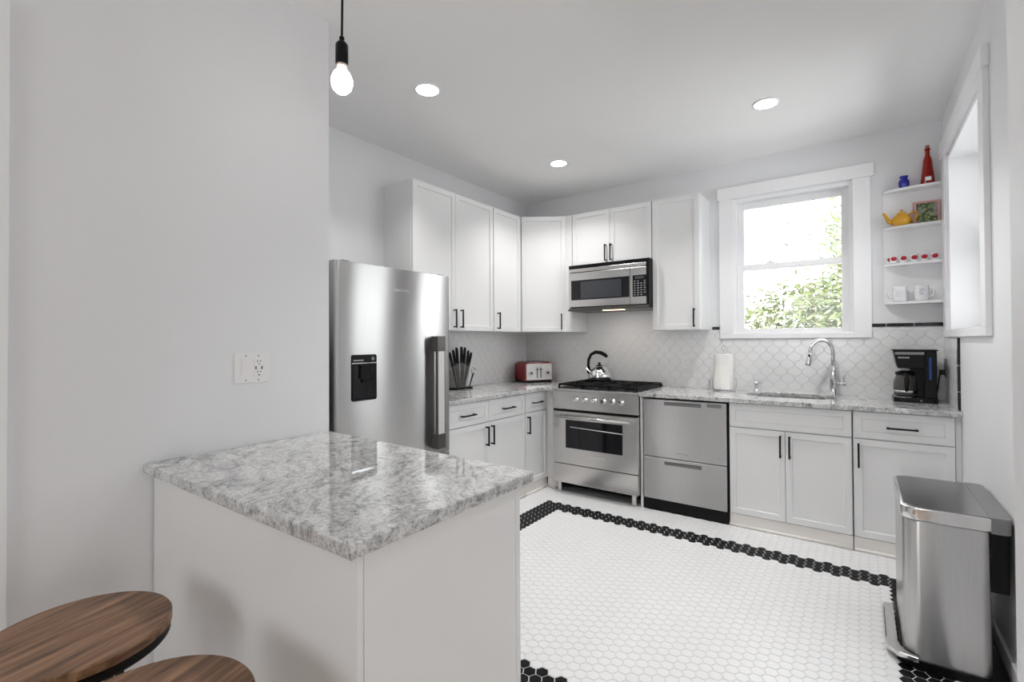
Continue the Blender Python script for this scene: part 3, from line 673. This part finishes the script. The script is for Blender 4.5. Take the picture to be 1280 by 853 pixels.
# ------------------------------------------------------------------ things on the worktops
t = thing('paper_towel_holder', 'white paper towel roll on a wire holder beside the sink', 'paper towel holder', (2.045, -.135, .914))
bm = B(); tube(bm, [(.083 * math.cos(k * PI / 18), .083 * math.sin(k * PI / 18), .004) for k in range(36)], .0032, 8, closed=True)
tube(bm, [(-.083, 0, .004), (.083, 0, .004)], .003, 8); tube(bm, [(0, -.083, .004), (0, .083, .004)], .003, 8)
tube(bm, [(0, 0, .004), (0, 0, .33)], .003, 8)
tube(bm, [(-.010, 0, .33), (-.013, 0, .350), (-.006, 0, .366), (.006, 0, .366), (.013, 0, .350), (.010, 0, .33), (-.010, 0, .33)], .0026, 8)
for s in (-1, 1):
    tube(bm, [(s * .080, -.02, .004), (s * .092, -.02, .045), (s * .090, -.015, .09), (s * .086, 0, .105), (s * .090, .015, .09), (s * .092, .02, .045), (s * .080, .02, .004)], .003, 8)
obj('wire_stand', bm, 'chrome', t)
bm = B(); lathe(bm, [(.02, .012), (.0735, .012), (.0745, .016), (.0745, .295), (.0735, .299), (.02, .299)], 40)
box(bm, .0, .06, -.0752, -.0742, .014, .297); obj('paper_roll', bm, 'paper', t)

# kettle on the rear left burner
kt = thing('kettle', 'polished steel tea kettle with black arched handle on the range', 'kettle', (.965, -.20, .950))
bm = B(); lathe(bm, [(.088, .0005), (.105, .004), (.108, .022)], 36); o = obj('kettle_base', bm, 'black', kt)
bm = B(); lathe(bm, [(.107, .022), (.111, .035), (.108, .06), (.094, .09), (.070, .118), (.045, .136), (.030, .142)], 36); obj('kettle_body', bm, 'chrome', kt, smooth=True)
bm = B(); lathe(bm, [(.032, .141), (.030, .148), (.012, .153)], 24); lathe(bm, [(.009, .153), (.015, .162), (.012, .172), (.004, .175)], 16); obj('lid', bm, 'blackm', kt)
hd_ = Vector((-.80, -.58, 0)).normalized()
def hp(a, z): return hd_ * a + Vector((0, 0, z))
bm = B(); tube(bm, [hp(.092, .10), hp(.105, .145), hp(.102, .20), hp(.078, .25), hp(.035, .272), hp(-.015, .265), hp(-.055, .242), hp(-.072, .225)], [.011, .013, .014, .015, .017, .018, .018, .013], 12); obj('handle', bm, 'black', kt)
bm = B(); tube(bm, [hp(.085, .07), hp(.115, .105), hp(.125, .125)], [.022, .016, .014], 14); obj('spout', bm, 'chrome', kt)

# toaster across the corner
t = thing('toaster', 'red and chrome four-slice toaster standing in the worktop corner', 'toaster', (.248, -.248, .914), math.radians(60))
tw, td, th = .30, .26, .205
bm = B(); prism(bm, rrect(-tw / 2, tw / 2, .018, th, [.012, .012, .032, .032], 6), -td / 2 + .012, td / 2 - .012, axis='y', bev=.008); obj('toaster_body', bm, 'red', t, smooth=True)
bm = B(); prism(bm, rrect(-tw / 2 + .012, tw / 2 - .006, .028, th - .016, [.006, .006, .016, .016], 5), -td / 2 - .002, -td / 2 + .014, axis='y', bev=.002); fp = obj('front_panel', bm, 'panel', t)
bm = B(); box(bm, -tw / 2 + .008, tw / 2 - .008, -td / 2, td / 2, .0005, .020, bev=.003); obj('toaster_base', bm, 'black', t)
bm = B(); box(bm, -tw / 2 + .03, tw / 2 - .03, -td / 2 + .03, td / 2 - .03, th - .002, th + .003, bev=.001); tp = obj('top_plate', bm, 'dsteel', t)
for q in (-.085, -.03, .03, .085):
    bm = B(); box(bm, q - .013, q + .013, -td / 2 + .045, td / 2 - .045, th + .002, th + .0045); obj('slot', bm, 'black', tp)
for q in (-.092, .092):
    bm = B(); lathe(bm, [(.019, 0), (.019, -.005), (.015, -.008), (.013, -.024)], 22, (q, -td / 2 - .002, .098), 'y'); obj('knob', bm, 'chrome', fp)
for q in (-.02, .02):
    bm = B(); box(bm, q - .004, q + .004, -td / 2 - .0035, -td / 2 - .0015, .045, .150); sl = obj('lever_slot', bm, 'black', fp)
    bm = B(); box(bm, q - .014, q + .014, -td / 2 - .018, -td / 2 - .003, .126, .136, bev=.002); obj('lever', bm, 'gsteel', sl)

# knife block with its knives
kb = thing('knife_block', 'fan-shaped clear knife block with a black foot beside the fridge', 'knife block', (.13, -1.215, .914), PI / 2)
bm = B(); prism(bm, rrect(-.13, .13, -.055, .055, .05, 8), .0005, .016, bev=.003); obj('foot', bm, 'black', kb)
bm = B(); prism(bm, [(-.062, .016), (.062, .016), (.105, .215), (.04, .235), (-.04, .235), (-.105, .215)], -.018, -.012, axis='y'); prism(bm, [(-.062, .016), (.062, .016), (.105, .215), (.04, .235), (-.04, .235), (-.105, .215)], .012, .018, axis='y'); obj('block_panel', bm, 'acrylic', kb)
KN = [(-.052, -17, .34, 'leftmost, nearest the fridge edge'), (-.036, -12, .355, 'second from the fridge'), (-.018, -6, .37, 'third from the fridge'), (.001, 1, .375, 'in the middle of the fan'), (.019, 7, .37, 'just right of the middle'), (.036, 12, .345, 'second from the right end'), (.052, 18, .335, 'tilting most to the right')]
first = None
for (kx, deg, hh, lab) in KN:
    lb = 'black-handled kitchen knife in the clear block, ' + lab
    if first is None:
        k = thing('kitchen_knife', lb, 'knife', group='knives in the clear block')
        bm = B(); prism(bm, [(-.004, .004), (.010, .0), (.013, .19), (-.010, .19), (-.009, .03)], -.0011, .0011, axis='y'); kp_ = [obj('blade', bm, 'dsteel', k)]
        bm = B(); prism(bm, [(-.010, .188), (.013, .188), (.012, .235), (.015, .29), (.009, .318), (-.004, .322), (-.009, .30), (-.007, .24)], -.0075, .0075, axis='y', bev=.003); kp_.append(obj('handle', bm, 'black', k)); first = k
    else:
        k = first.copy(); COL.objects.link(k); k['label'] = lb
        for ch in kp_: c = ch.copy(); COL.objects.link(c); c.parent = k
    mw_ = Matrix.Translation((.13, -1.215, .914)) @ Matrix.Rotation(PI / 2, 4, 'Z') @ Matrix.Translation((kx * .9, .0025 * (-1) ** KN.index((kx, deg, hh, lab)), .0165)) @ Matrix.Rotation(math.radians(deg), 4, 'Y') @ Matrix.Scale(hh / .342, 4)
    k.matrix_world = mw_
sx = thing('kitchen_scissors', 'steel-looped kitchen scissors at the right end of the clear knife block', 'scissors')
bm = B(); prism(bm, [(-.004, 0), (.004, 0), (.009, .12), (-.009, .12)], -.002, .002, axis='y'); obj('blade', bm, 'black', sx)
for s in (-1, 1):
    bm = B(); tube(bm, [(s * .015 + .016 * math.cos(2 * PI * k / 16), .0, .148 + .026 * math.sin(2 * PI * k / 16)) for k in range(16)], .0045, 8, closed=True); obj('handle_loop', bm, 'bright', sx)
sx.matrix_world = Matrix.Translation((.165, -1.215, .914)) @ Matrix.Rotation(PI / 2, 4, 'Z') @ Matrix.Translation((.075, 0, .0165)) @ Matrix.Rotation(math.radians(24), 4, 'Y')

# coffee maker in the right corner
t = thing('coffee_maker', 'black drip coffee maker with glass carafe in the right worktop corner', 'coffee maker', (3.245, -.165, .914))
bm = B(); prism(bm, rrect(-.115, .112, -.125, .115, [.045, .03, .02, .02], 6), .0005, .030, bev=.004); bs = obj('base', bm, 'black', t)
bm = B(); lathe(bm, [(.060, .030), (.060, .033), (.056, .034)], 28, (-.050, -.035, 0)); obj('hot_plate', bm, 'bright', bs)
bm = B(); prism(bm, rrect(-.02, .105, .0, .110, .015, 4), .028, .335, bev=.003); box(bm, .046, .106, -.112, .02, .028, .337, bev=.006); obj('water_tank', bm, 'black', t)
bm = B(); prism(bm, [(-.112, .338), (.050, .338), (.050, .222), (-.088, .222), (-.098, .255)], -.112, .10, axis='y', bev=.006); hs = obj('brew_head', bm, 'black', t)
bm = B(); box(bm, -.118, .112, -.115, .108, .336, .345, bev=.003); obj('lid', bm, 'black', t)
bm = B(); box(bm, -.104, .044, -.1145, -.110, .312, .330, bev=.001); obj('metal_band', bm, 'gsteel', hs)
bm = B()
for k in range(7): box(bm, -.088 + k * .0085, -.082 + k * .0085, -.1140, -.1105, .288, .297)
obj('marking', bm, 'key', hs)
bm = B(); box(bm, .066, .080, -.1145, -.111, .150, .295, bev=.002); obj('water_gauge', bm, 'bluegauge', t)
bm = B(); lathe(bm, [(.006, -.004), (.006, 0)], 14, (.025, -.124, .016), 'y'); obj('switch', bm, 'gsteel', t)
cg = thing('coffee_carafe', 'small glass coffee carafe with black handle standing inside the coffee maker', 'carafe', (3.195, -.20, .948))
bm = B(); lathe(bm, [(.048, .0005), (.060, .008), (.064, .045), (.061, .095), (.048, .135), (.045, .145), (.043, .145), (.046, .133), (.059, .094), (.062, .045), (.058, .010), (.046, .003)], 32); obj('carafe_glass', bm, 'smoke', cg, smooth=True)
bm = B(); lathe(bm, [(.044, .140), (.052, .144), (.052, .160), (.03, .168)], 28); obj('lid', bm, 'black', cg)
bm = B(); lathe(bm, [(.0645, .026), (.0655, .028), (.0655, .040), (.0642, .042)], 32); obj('steel_band', bm, 'bright', cg)
bm = B(); tube(bm, [(.0, -.045, .150), (.002, -.078, .152), (.003, -.090, .12), (.003, -.088, .05), (.002, -.066, .040)], [.010, .012, .0125, .0125, .009], 10); obj('handle', bm, 'black', cg)
t = thing('power_outlet', 'outlet plate with black plug on the tiled wall beside coffee maker', 'outlet', (W - .006, -.075, 1.135))
bm = B(); box(bm, -.006, 0, -.038, .038, -.062, .062, bev=.002); obj('cover_plate', bm, 'gsteel', t)
bm = B(); box(bm, -.034, -.005, -.016, .016, -.045, -.012, bev=.004); pg = obj('plug', bm, 'black', t)
bm = B(); tube(bm, [(-.030, 0, -.035), (-.036, .0, -.08), (-.045, -.004, -.16), (-.058, 0, -.205), (-.062, .02, -.213), (-.055, .05, -.20)], .0038, 8); obj('cord', bm, 'black', pg)

def outlet(label, loc, rz):
    t = thing('power_outlet', label, 'outlet', loc, rz)
    bm = B(); box(bm, -.036, .036, -.006, 0, -.06, .06, bev=.002); obj('cover_plate', bm, 'whitep', t)
    bm = B(); box(bm, -.017, .017, -.008, -.005, -.034, .034, bev=.001); f = obj('socket_face', bm, 'whitep', t)
    bm = B()
    for z in (-.018, .018):
        for x in (-.006, .006): box(bm, x - .001, x + .001, -.0085, -.0075, z - .004, z + .004)
    obj('slots', bm, 'slot', f)
    return t
outlet('white outlet on the tiled wall right of the range', (1.705, -.006, 1.135), 0)
outlet('white outlet on the tiled wall just above the toaster', (.16, -.006, 1.165), 0)
# double switch plate on the partition
t = thing('switch_plate', 'white double plate with rocker switch and outlet on the wall', 'switch', (PX, -3.39, 1.224), PI / 2)
bm = B(); box(bm, -.068, .068, -.007, 0, -.061, .061, bev=.003); obj('cover_plate', bm, 'whitep', t)
bm = B(); prism(bm, [(-.007, -.036), (-.012, .036), (-.006, .036), (-.006, -.036)], -.044, -.008, axis='x'); obj('rocker', bm, 'whitep', t)
bm = B(); box(bm, .006, .042, -.010, -.006, -.036, .036, bev=.001); f = obj('socket_face', bm, 'whitep', t)
bm = B()
for (x, z, a, b) in ((.019, .027, .0012, .004), (.031, .027, .0012, .0035), (.025, .016, .002, .002), (.0125, .0, .0022, .0065), (.0365, .0, .0022, .0065), (.019, -.016, .0012, .004), (.031, -.016, .0012, .0035), (.025, -.029, .003, .0022)): box(bm, x - a, x + a, -.0108, -.0095, z - b, z + b)
obj('slots', bm, 'slot', f)
bm = B()
for x in (-.026, .024):
    for z in (-.049, .049): lathe(bm, [(.0028, -.0082), (.0028, -.006)], 10, (x, 0, z), 'y')
obj('screws', bm, 'gsteel', t)

# ------------------------------------------------------------------ corner shelf and what stands on it
SX0, SD = 3.098, .112
t = thing('corner_shelf', 'white four-tier corner shelf between the window and side wall', 'shelf', (0, 0, 0))
bm = B(); box(bm, SX0, W - .001, -.008, -.0005, 1.575, 2.375); obj('back_panel', bm, 'trim', t)
bm = B(); box(bm, W - .010, W - .001, -SD + .02, -.008, 1.575, 2.375); obj('side_panel', bm, 'trim', t)
SH = (2.375, 2.115, 1.857, 1.588)
for z in SH:
    poly = [(W - .001, -.008)] + [(W - .001 - (W - .003 - SX0) * math.sin(k * PI / 2 / 16), -.008 - (SD - .008) * math.cos(k * PI / 2 / 16) ** .8) for k in range(17)]
    bm = B(); prism(bm, poly, z - .016, z, bev=.002); obj('shelf', bm, 'trim', t)
t = tag(obj('vase', (lambda bm: (lathe(bm, [(.016, 0.0005), (.026, .006), (.031, .026), (.031, .045), (.022, .064), (.019, .070), (.025, .080), (.026, .084), (.022, .084), (.016, .072)], 28), bm)[1])(B()), 'blueglass', None, True, (3.212, -.052, SH[0])), 'small round cobalt blue glass vase on the top shelf', 'vase')
bt = thing('glass_bottle', 'tall tapering red glass bottle on the top shelf', 'bottle', (3.338, -.052, SH[0]))
bm = B(); lathe(bm, [(.030, .0005), (.0385, .004), (.0385, .012), (.024, .165), (.019, .185), (.0125, .205), (.0125, .235), (.0155, .237), (.0155, .246), (.011, .248)], 32); obj('bottle_body', bm, 'redglass', bt, smooth=True)
bm = B(); lathe(bm, [(.010, .244), (.0115, .252), (.0115, .268), (.009, .270)], 16); obj('stopper', bm, 'cork', bt)
bm = B(); box(bm, -.016, .016, -.0405, -.0335, .022, .048, bev=.004); o = obj('sticker', bm, 'ceramic', bt)
tp = thing('teapot', 'small yellow glazed teapot on the second shelf', 'teapot', (3.196, -.062, SH[1]))
bm = B(); lathe(bm, [(.036, .0005), (.044, .006), (.055, .026), (.053, .048), (.042, .068), (.030, .080), (.024, .083)], 32); obj('teapot_body', bm, 'yellow', tp, smooth=True)
bm = B(); lathe(bm, [(.027, .082), (.024, .090), (.012, .096), (.006, .098), (.009, .106), (.006, .112), (.002, .113)], 24); obj('lid', bm, 'yellow', tp, smooth=True)
bm = B(); tube(bm, [(-.045, 0, .028), (-.068, 0, .040), (-.082, 0, .068), (-.092, 0, .092), (-.103, 0, .100)], [.018, .014, .010, .0085, .007], 12); obj('spout', bm, 'yellow', tp)
bm = B(); tube(bm, [(.040, 0, .072), (.064, 0, .088), (.084, 0, .080), (.086, 0, .058), (.070, 0, .036), (.048, 0, .024)], .0062, 10); obj('handle', bm, 'yellow', tp)
pc = thing('picture_block', 'pink-edged picture block printed with green fruit behind the teapot', 'picture', (3.335, -.029, SH[1]), math.radians(4))
bm = B(); box(bm, -.075, .068, -.006, .014, .0005, .158, bev=.002); obj('picture_edge', bm, 'red', pc)
bm = B(); box(bm, -.0745, .0675, -.0075, -.0055, .001, .1575); f = obj('picture_border', bm, 'pinkborder', pc)
bm = B(); box(bm, -.058, .052, -.0085, -.007, .003, .144); obj('fruit_print', bm, 'grapes', f)
names = ('leftmost, half hidden by the next one', 'second from the left', 'third from the left', 'third from the right', 'second from the right', 'last at the right end')
cup0 = None
for k, (x, y) in enumerate(((3.132, -.033), (3.150, -.062), (3.203, -.062), (3.261, -.062), (3.313, -.064), (3.366, -.066))):
    lb = 'small white cup with red fruit on third shelf, ' + names[k]
    if cup0 is None:
        c = thing('small_cup', lb, 'cup', (x, y, SH[2]), 0, 'red fruit cups on the third shelf')
        bm = B(); lathe(bm, [(.014, .0005), (.018, .003), (.021, .025), (.0215, .050), (.020, .050), (.0185, .025), (.015, .006)], 24); pr = [obj('cup_bowl', bm, 'ceramic', c, smooth=True)]
        bm = B(); tube(bm, [(.019, 0, .042), (.028, 0, .040), (.029, 0, .022), (.019, 0, .014)], .0022, 8); pr.append(obj('handle', bm, 'ceramic', c))
        bm = B(); lathe(bm, [(.0005, -.0245), (.009, -.024), (.0155, -.020), (.0175, -.014), (.014, -.012)], 18, (0, 0, .031), 'y'); pr.append(obj('fruit_motif', bm, 'fruit', c)); cup0 = c
    else:
        c = cup0.copy(); COL.objects.link(c); c.location = (x, y, SH[2]); c['label'] = lb
        for ch in pr: q = ch.copy(); COL.objects.link(q); q.parent = c
    c.rotation_euler = (0, 0, math.radians(4))
def mug(label, loc, side):
    t = thing('mug', label, 'mug', loc)
    bm = B(); lathe(bm, [(.030, .0005), (.036, .004), (.0385, .02), (.0385, .105), (.036, .107), (.0355, .02), (.030, .008)], 32); obj('mug_body', bm, 'ceramic', t, smooth=True)
    bm = B(); tube(bm, [(side * .036, -.01, .088), (side * .058, -.014, .086), (side * .066, -.016, .06), (side * .058, -.014, .032), (side * .036, -.01, .026)], .0052, 10); obj('handle', bm, 'ceramic', t)
    return t
mg = mug('white mug with round grey emblem and handle on the left, lowest shelf', (3.182, -.052, SH[3]), -1)
bm = B()
def on_mug(a, z, r=.0392): return (r * math.sin(a), -r * math.cos(a), z)
tube(bm, [on_mug(-.1 + .48 * math.cos(q * PI / 12), .058 + .020 * math.sin(q * PI / 12)) for q in range(24)], .0008, 6, closed=True); em = obj('emblem', bm, 'greyink', mg)
bm = B()
for q in range(4): tube(bm, [on_mug(-.32 + .13 * q, .054), on_mug(-.28 + .13 * q, .064)], .0011, 6)
obj('emblem_letters', bm, 'greyink', em)
bm = B(); tube(bm, [on_mug(-.38 + .07 * q, .040 - .003 * math.sin(PI * q / 8)) for q in range(9)], .0011, 6); obj('emblem_band', bm, 'pinkink', em)
mg = mug('white mug with blue printed lines and handle on the right, lowest shelf', (3.298, -.052, SH[3]), 1)
bm = B()
for k, (a0, a1) in enumerate(((-.42, .22), (-.30, .42), (-.38, .0), (-.40, .18), (-.30, .25))):
    z = .082 - k * .0095; n = max(3, int((a1 - a0) / .075))
    for q in range(n):
        s0 = a0 + (a1 - a0) * q / n; tube(bm, [on_mug(s0, z), on_mug(s0 + (a1 - a0) / n * .7, z + .0006)], .0014, 6)
obj('printed_lines', bm, 'blueink', mg)

# ------------------------------------------------------------------ trash can
t = thing('trash_can', 'rectangular stainless steel pedal trash can against the right wall', 'trash can', (0, 0, 0))
cx0, cx1, cy0, cy1 = 3.082, 3.352, -1.815, -1.245
rr = [.055, .03, .03, .055]
bm = B(); prism(bm, rrect(cx0 + .006, cx1, cy0 + .006, cy1 - .006, rr, 8), .035, .592, bev=.003); obj('can_body', bm, 'canst', t, smooth=True)
bm = B(); prism(bm, rrect(cx0, cx1 + .012, cy0, cy1, rr, 8), .596, .645, bev=.004); ld = obj('lid_band', bm, 'bright', t, smooth=True)
bm = B(); prism(bm, rrect(cx0 + .012, cx1 + .03, cy0 + .012, cy1 - .012, [.045, .01, .01, .045], 8), .640, .648, bev=.002); obj('lid_top', bm, 'lidst', ld)
bm = B(); prism(bm, rrect(cx1 - .004, cx1 + .055, cy0 + .004, cy1 - .004, [.004, .02, .02, .004], 5), .590, .650, bev=.003); obj('hinge_cover', bm, 'gsteel', t)
bm = B(); prism(bm, rrect(cx1 - .02, cx1 + .052, cy0 + .03, cy1 - .03, .01, 4), .36, .59, bev=.002); obj('hinge_housing', bm, 'black', t)
bm = B(); prism(bm, rrect(cx0 - .004, cx1 + .05, cy0 - .004, cy1 + .004, rr, 8), .0005, .036, bev=.003); obj('plastic_base', bm, 'black', t)
bm = B(); pts = [(cx0 + .05, cy0 - .018), (cx0 - .01, cy0 - .008), (cx0 - .045, cy0 + .03), (cx0 - .055, cy0 + .07), (cx0 - .055, cy1 - .17), (cx0 - .045, cy1 - .14), (cx0 - .035, cy1 - .135)]
inn = [(cx0 - .008, cy1 - .135), (cx0 - .012, cy1 - .16), (cx0 - .014, cy0 + .08), (cx0 - .006, cy0 + .045), (cx0 + .02, cy0 + .005), (cx0 + .05, cy0 + .0)]
prism(bm, pts + inn, .030, .052, bev=.003); pd = obj('pedal', bm, 'bright', t)
bm = B(); box(bm, cx0 - .05, cx0 - .046, cy0 + .09, cy1 - .2, .0515, .0535, bev=.0008); obj('pedal_rib', bm, 'dsteel', pd)

# ------------------------------------------------------------------ stools
def stool(label, loc):
    t = thing('bar_stool', label, 'stool', loc, 0, 'round wooden stools at the peninsula')
    r = .180
    bm = B(); lathe(bm, [(r - .004, .634), (r, .637), (r, .656), (r - .003, .660)], 64); obj('seat', bm, 'walnut', t, smooth=True)
    bm = B(); lathe(bm, [(r - .03, .612), (r - .006, .612), (r - .003, .616), (r - .003, .633), (r - .03, .633)], 64); obj('seat_rim', bm, 'blackm', t, smooth=True)
    for k in range(4):
        a = k * PI / 2 + .42; ca, sa_ = math.cos(a), math.sin(a)
        bm = B(); tube(bm, [(.085 * ca, .085 * sa_, .615), (.15 * ca, .15 * sa_, .0005)], .0095, 12); lg = obj('leg', bm, 'blackm', t)
    bm = B(); tube(bm, [(.128 * math.cos(q * PI / 24), .128 * math.sin(q * PI / 24), .20) for q in range(48)], .007, 10, closed=True); obj('foot_ring', bm, 'blackm', t)
    bm = B(); tube(bm, [(r - .002, 0, .626), (r + .004, 0, .626)], .005, 8); obj('screw', bm, 'blackm', t)
    return t
s1 = stool('round walnut-topped stool nearer the wall, cut off at the frame edge', (1.481, -4.032, 0))
s2 = s1.copy(); COL.objects.link(s2); s2.location = (1.921, -4.040, 0); s2.rotation_euler = (0, 0, .0); s2['label'] = 'round walnut-topped stool nearer the peninsula corner, only its top showing'
for ch in list(s1.children): c = ch.copy(); COL.objects.link(c); c.parent = s2

# ------------------------------------------------------------------ lamps
t = thing('pendant_lamp', 'bare glowing bulb on a black cord above the peninsula', 'lamp', (1.447, -3.305, 0))
bm = B(); tube(bm, [(0, 0, 2.81), (.002, .001, 2.6), (.0, 0, 2.432)], .0042, 10); obj('cord', bm, 'black', t)
bm = B(); lathe(bm, [(.055, H - .002), (.055, H - .02), (.02, H - .03)], 28); obj('ceiling_cup', bm, 'blackm', t)
bm = B(); lathe(bm, [(.0055, 2.436), (.009, 2.432), (.009, 2.418), (.018, 2.410), (.0225, 2.402), (.0225, 2.336), (.021, 2.332)], 28); so = obj('socket', bm, 'black', t, smooth=True)
bm = B(); lathe(bm, [(.020, 2.336), (.020, 2.326), (.014, 2.322)], 24); obj('socket_ring', bm, 'copper', so)
bm = B(); lathe(bm, [(.012, 2.328), (.017, 2.315), (.029, 2.300), (.037, 2.280), (.038, 2.264), (.032, 2.244), (.018, 2.230), (.003, 2.226)], 28); obj('bulb', bm, 'bulb', t, smooth=True)
pl = bpy.data.lights.new('bulb_light', 'POINT'); pl.energy = .5; pl.shadow_soft_size = .035; pl.color = (1, .96, .9); po = bpy.data.objects.new('bulb_light', pl); COL.objects.link(po); po.parent = t; po.location = (0, 0, 2.275)
lamps = [((.900, -2.350), 'recessed ceiling light in front of the fridge, left of the others'), ((.925, -.868), 'recessed ceiling light near the room corner, smallest in view'), ((2.490, -.965), 'recessed ceiling light in front of the window'), ((2.49, -2.35), None), ((3.4, -5.6), None)]
l0 = None
for (x, y), lb in lamps:
    if l0 is None:
        t = thing('recessed_light', lb, 'ceiling light', (x, y, H), 0, 'recessed ceiling lights')
        bm = B(); lathe(bm, [(.078, 0), (.078, -.005), (.066, -.007), (.064, -.003)], 36); a = obj('trim_ring', bm, 'trim', t)
        bm = B(); lathe(bm, [(.0645, -.001), (.0645, -.0065), (.02, -.0075)], 36); b = obj('lens', bm, 'lens', t)
        li = area('lamp_light', (0, 0, -.012), (0, 0, -1), .10, .10, CAN_W, (1, .985, .97), 'DISK', 2.0, parent=t); l0 = t; kids = (a, b, li)
    elif lb:
        t = l0.copy(); COL.objects.link(t); t.location = (x, y, H); t['label'] = lb
        for ch in kids: c = ch.copy(); COL.objects.link(c); c.parent = t
    else:
        area('unseen_light', (x, y, H - .012), (x, y, 0), .10, .10, CAN_W if y > -3 else CAN_W * .5, (1, .985, .97), 'DISK', 2.0)  # lamps out of view; the dining one is added to light the peninsula

# ------------------------------------------------------------------ the shrub outside
t = thing('tree', 'leafy green shrub with thin stems outside the window over sink', 'tree', (2.75, 2.2, 0))
bm = B(); stems = []
for k in range(16):
    x0 = random.uniform(-.9, .6); y0 = random.uniform(-.5, .6); top = random.uniform(1.6, 2.0) if x0 < -.3 else random.uniform(2.0, 3.1)
    lean = random.uniform(-.25, .2); pts = [(x0 + lean * (q / 6) ** 2 + random.uniform(-.02, .02), y0 + random.uniform(-.03, .03), top * q / 6) for q in range(7)]
    tube(bm, pts, [.012 - .0014 * q for q in range(7)], 6); stems.append(pts)
obj('stem', bm, 'bark', t)
bm = B()
for n in range(9500):
    s = random.choice(stems); q = random.uniform(2.2, 5.99); i = int(q); a, b = Vector(s[i]), Vector(s[i + 1])
    p0 = a.lerp(b, q - i) + Vector((random.gauss(0, .16), random.gauss(0, .16), random.gauss(0, .10)))
    if p0.x < -.35 and random.random() < .5: continue
    if p0.z > 2.0 and random.random() < (.35 if p0.x > -.1 else .85): continue
    d = Vector((random.uniform(-1, 1), random.uniform(-1, 1), random.uniform(-.7, .5))).normalized(); L_ = random.uniform(.06, .14); wv = d.cross(Vector((random.uniform(-1, 1), random.uniform(-1, 1), random.uniform(-1, 1)))).normalized() * L_ * .15
    nn = d.cross(wv).normalized() * L_ * .05
    v = [bm.verts.new(p0), bm.verts.new(p0 + d * L_ * .4 + wv), bm.verts.new(p0 + d * L_), bm.verts.new(p0 + d * L_ * .4 - wv), bm.verts.new(p0 + d * L_ * .45 + nn)]
    for q in range(4): bm.faces.new((v[q], v[(q + 1) % 4], v[4]))
obj('foliage', bm, 'leaf', t)
bm = B(); box(bm, -8, 12, .16, 14, -.2, -.05); g = struct(obj('ground', bm, 'grout'))
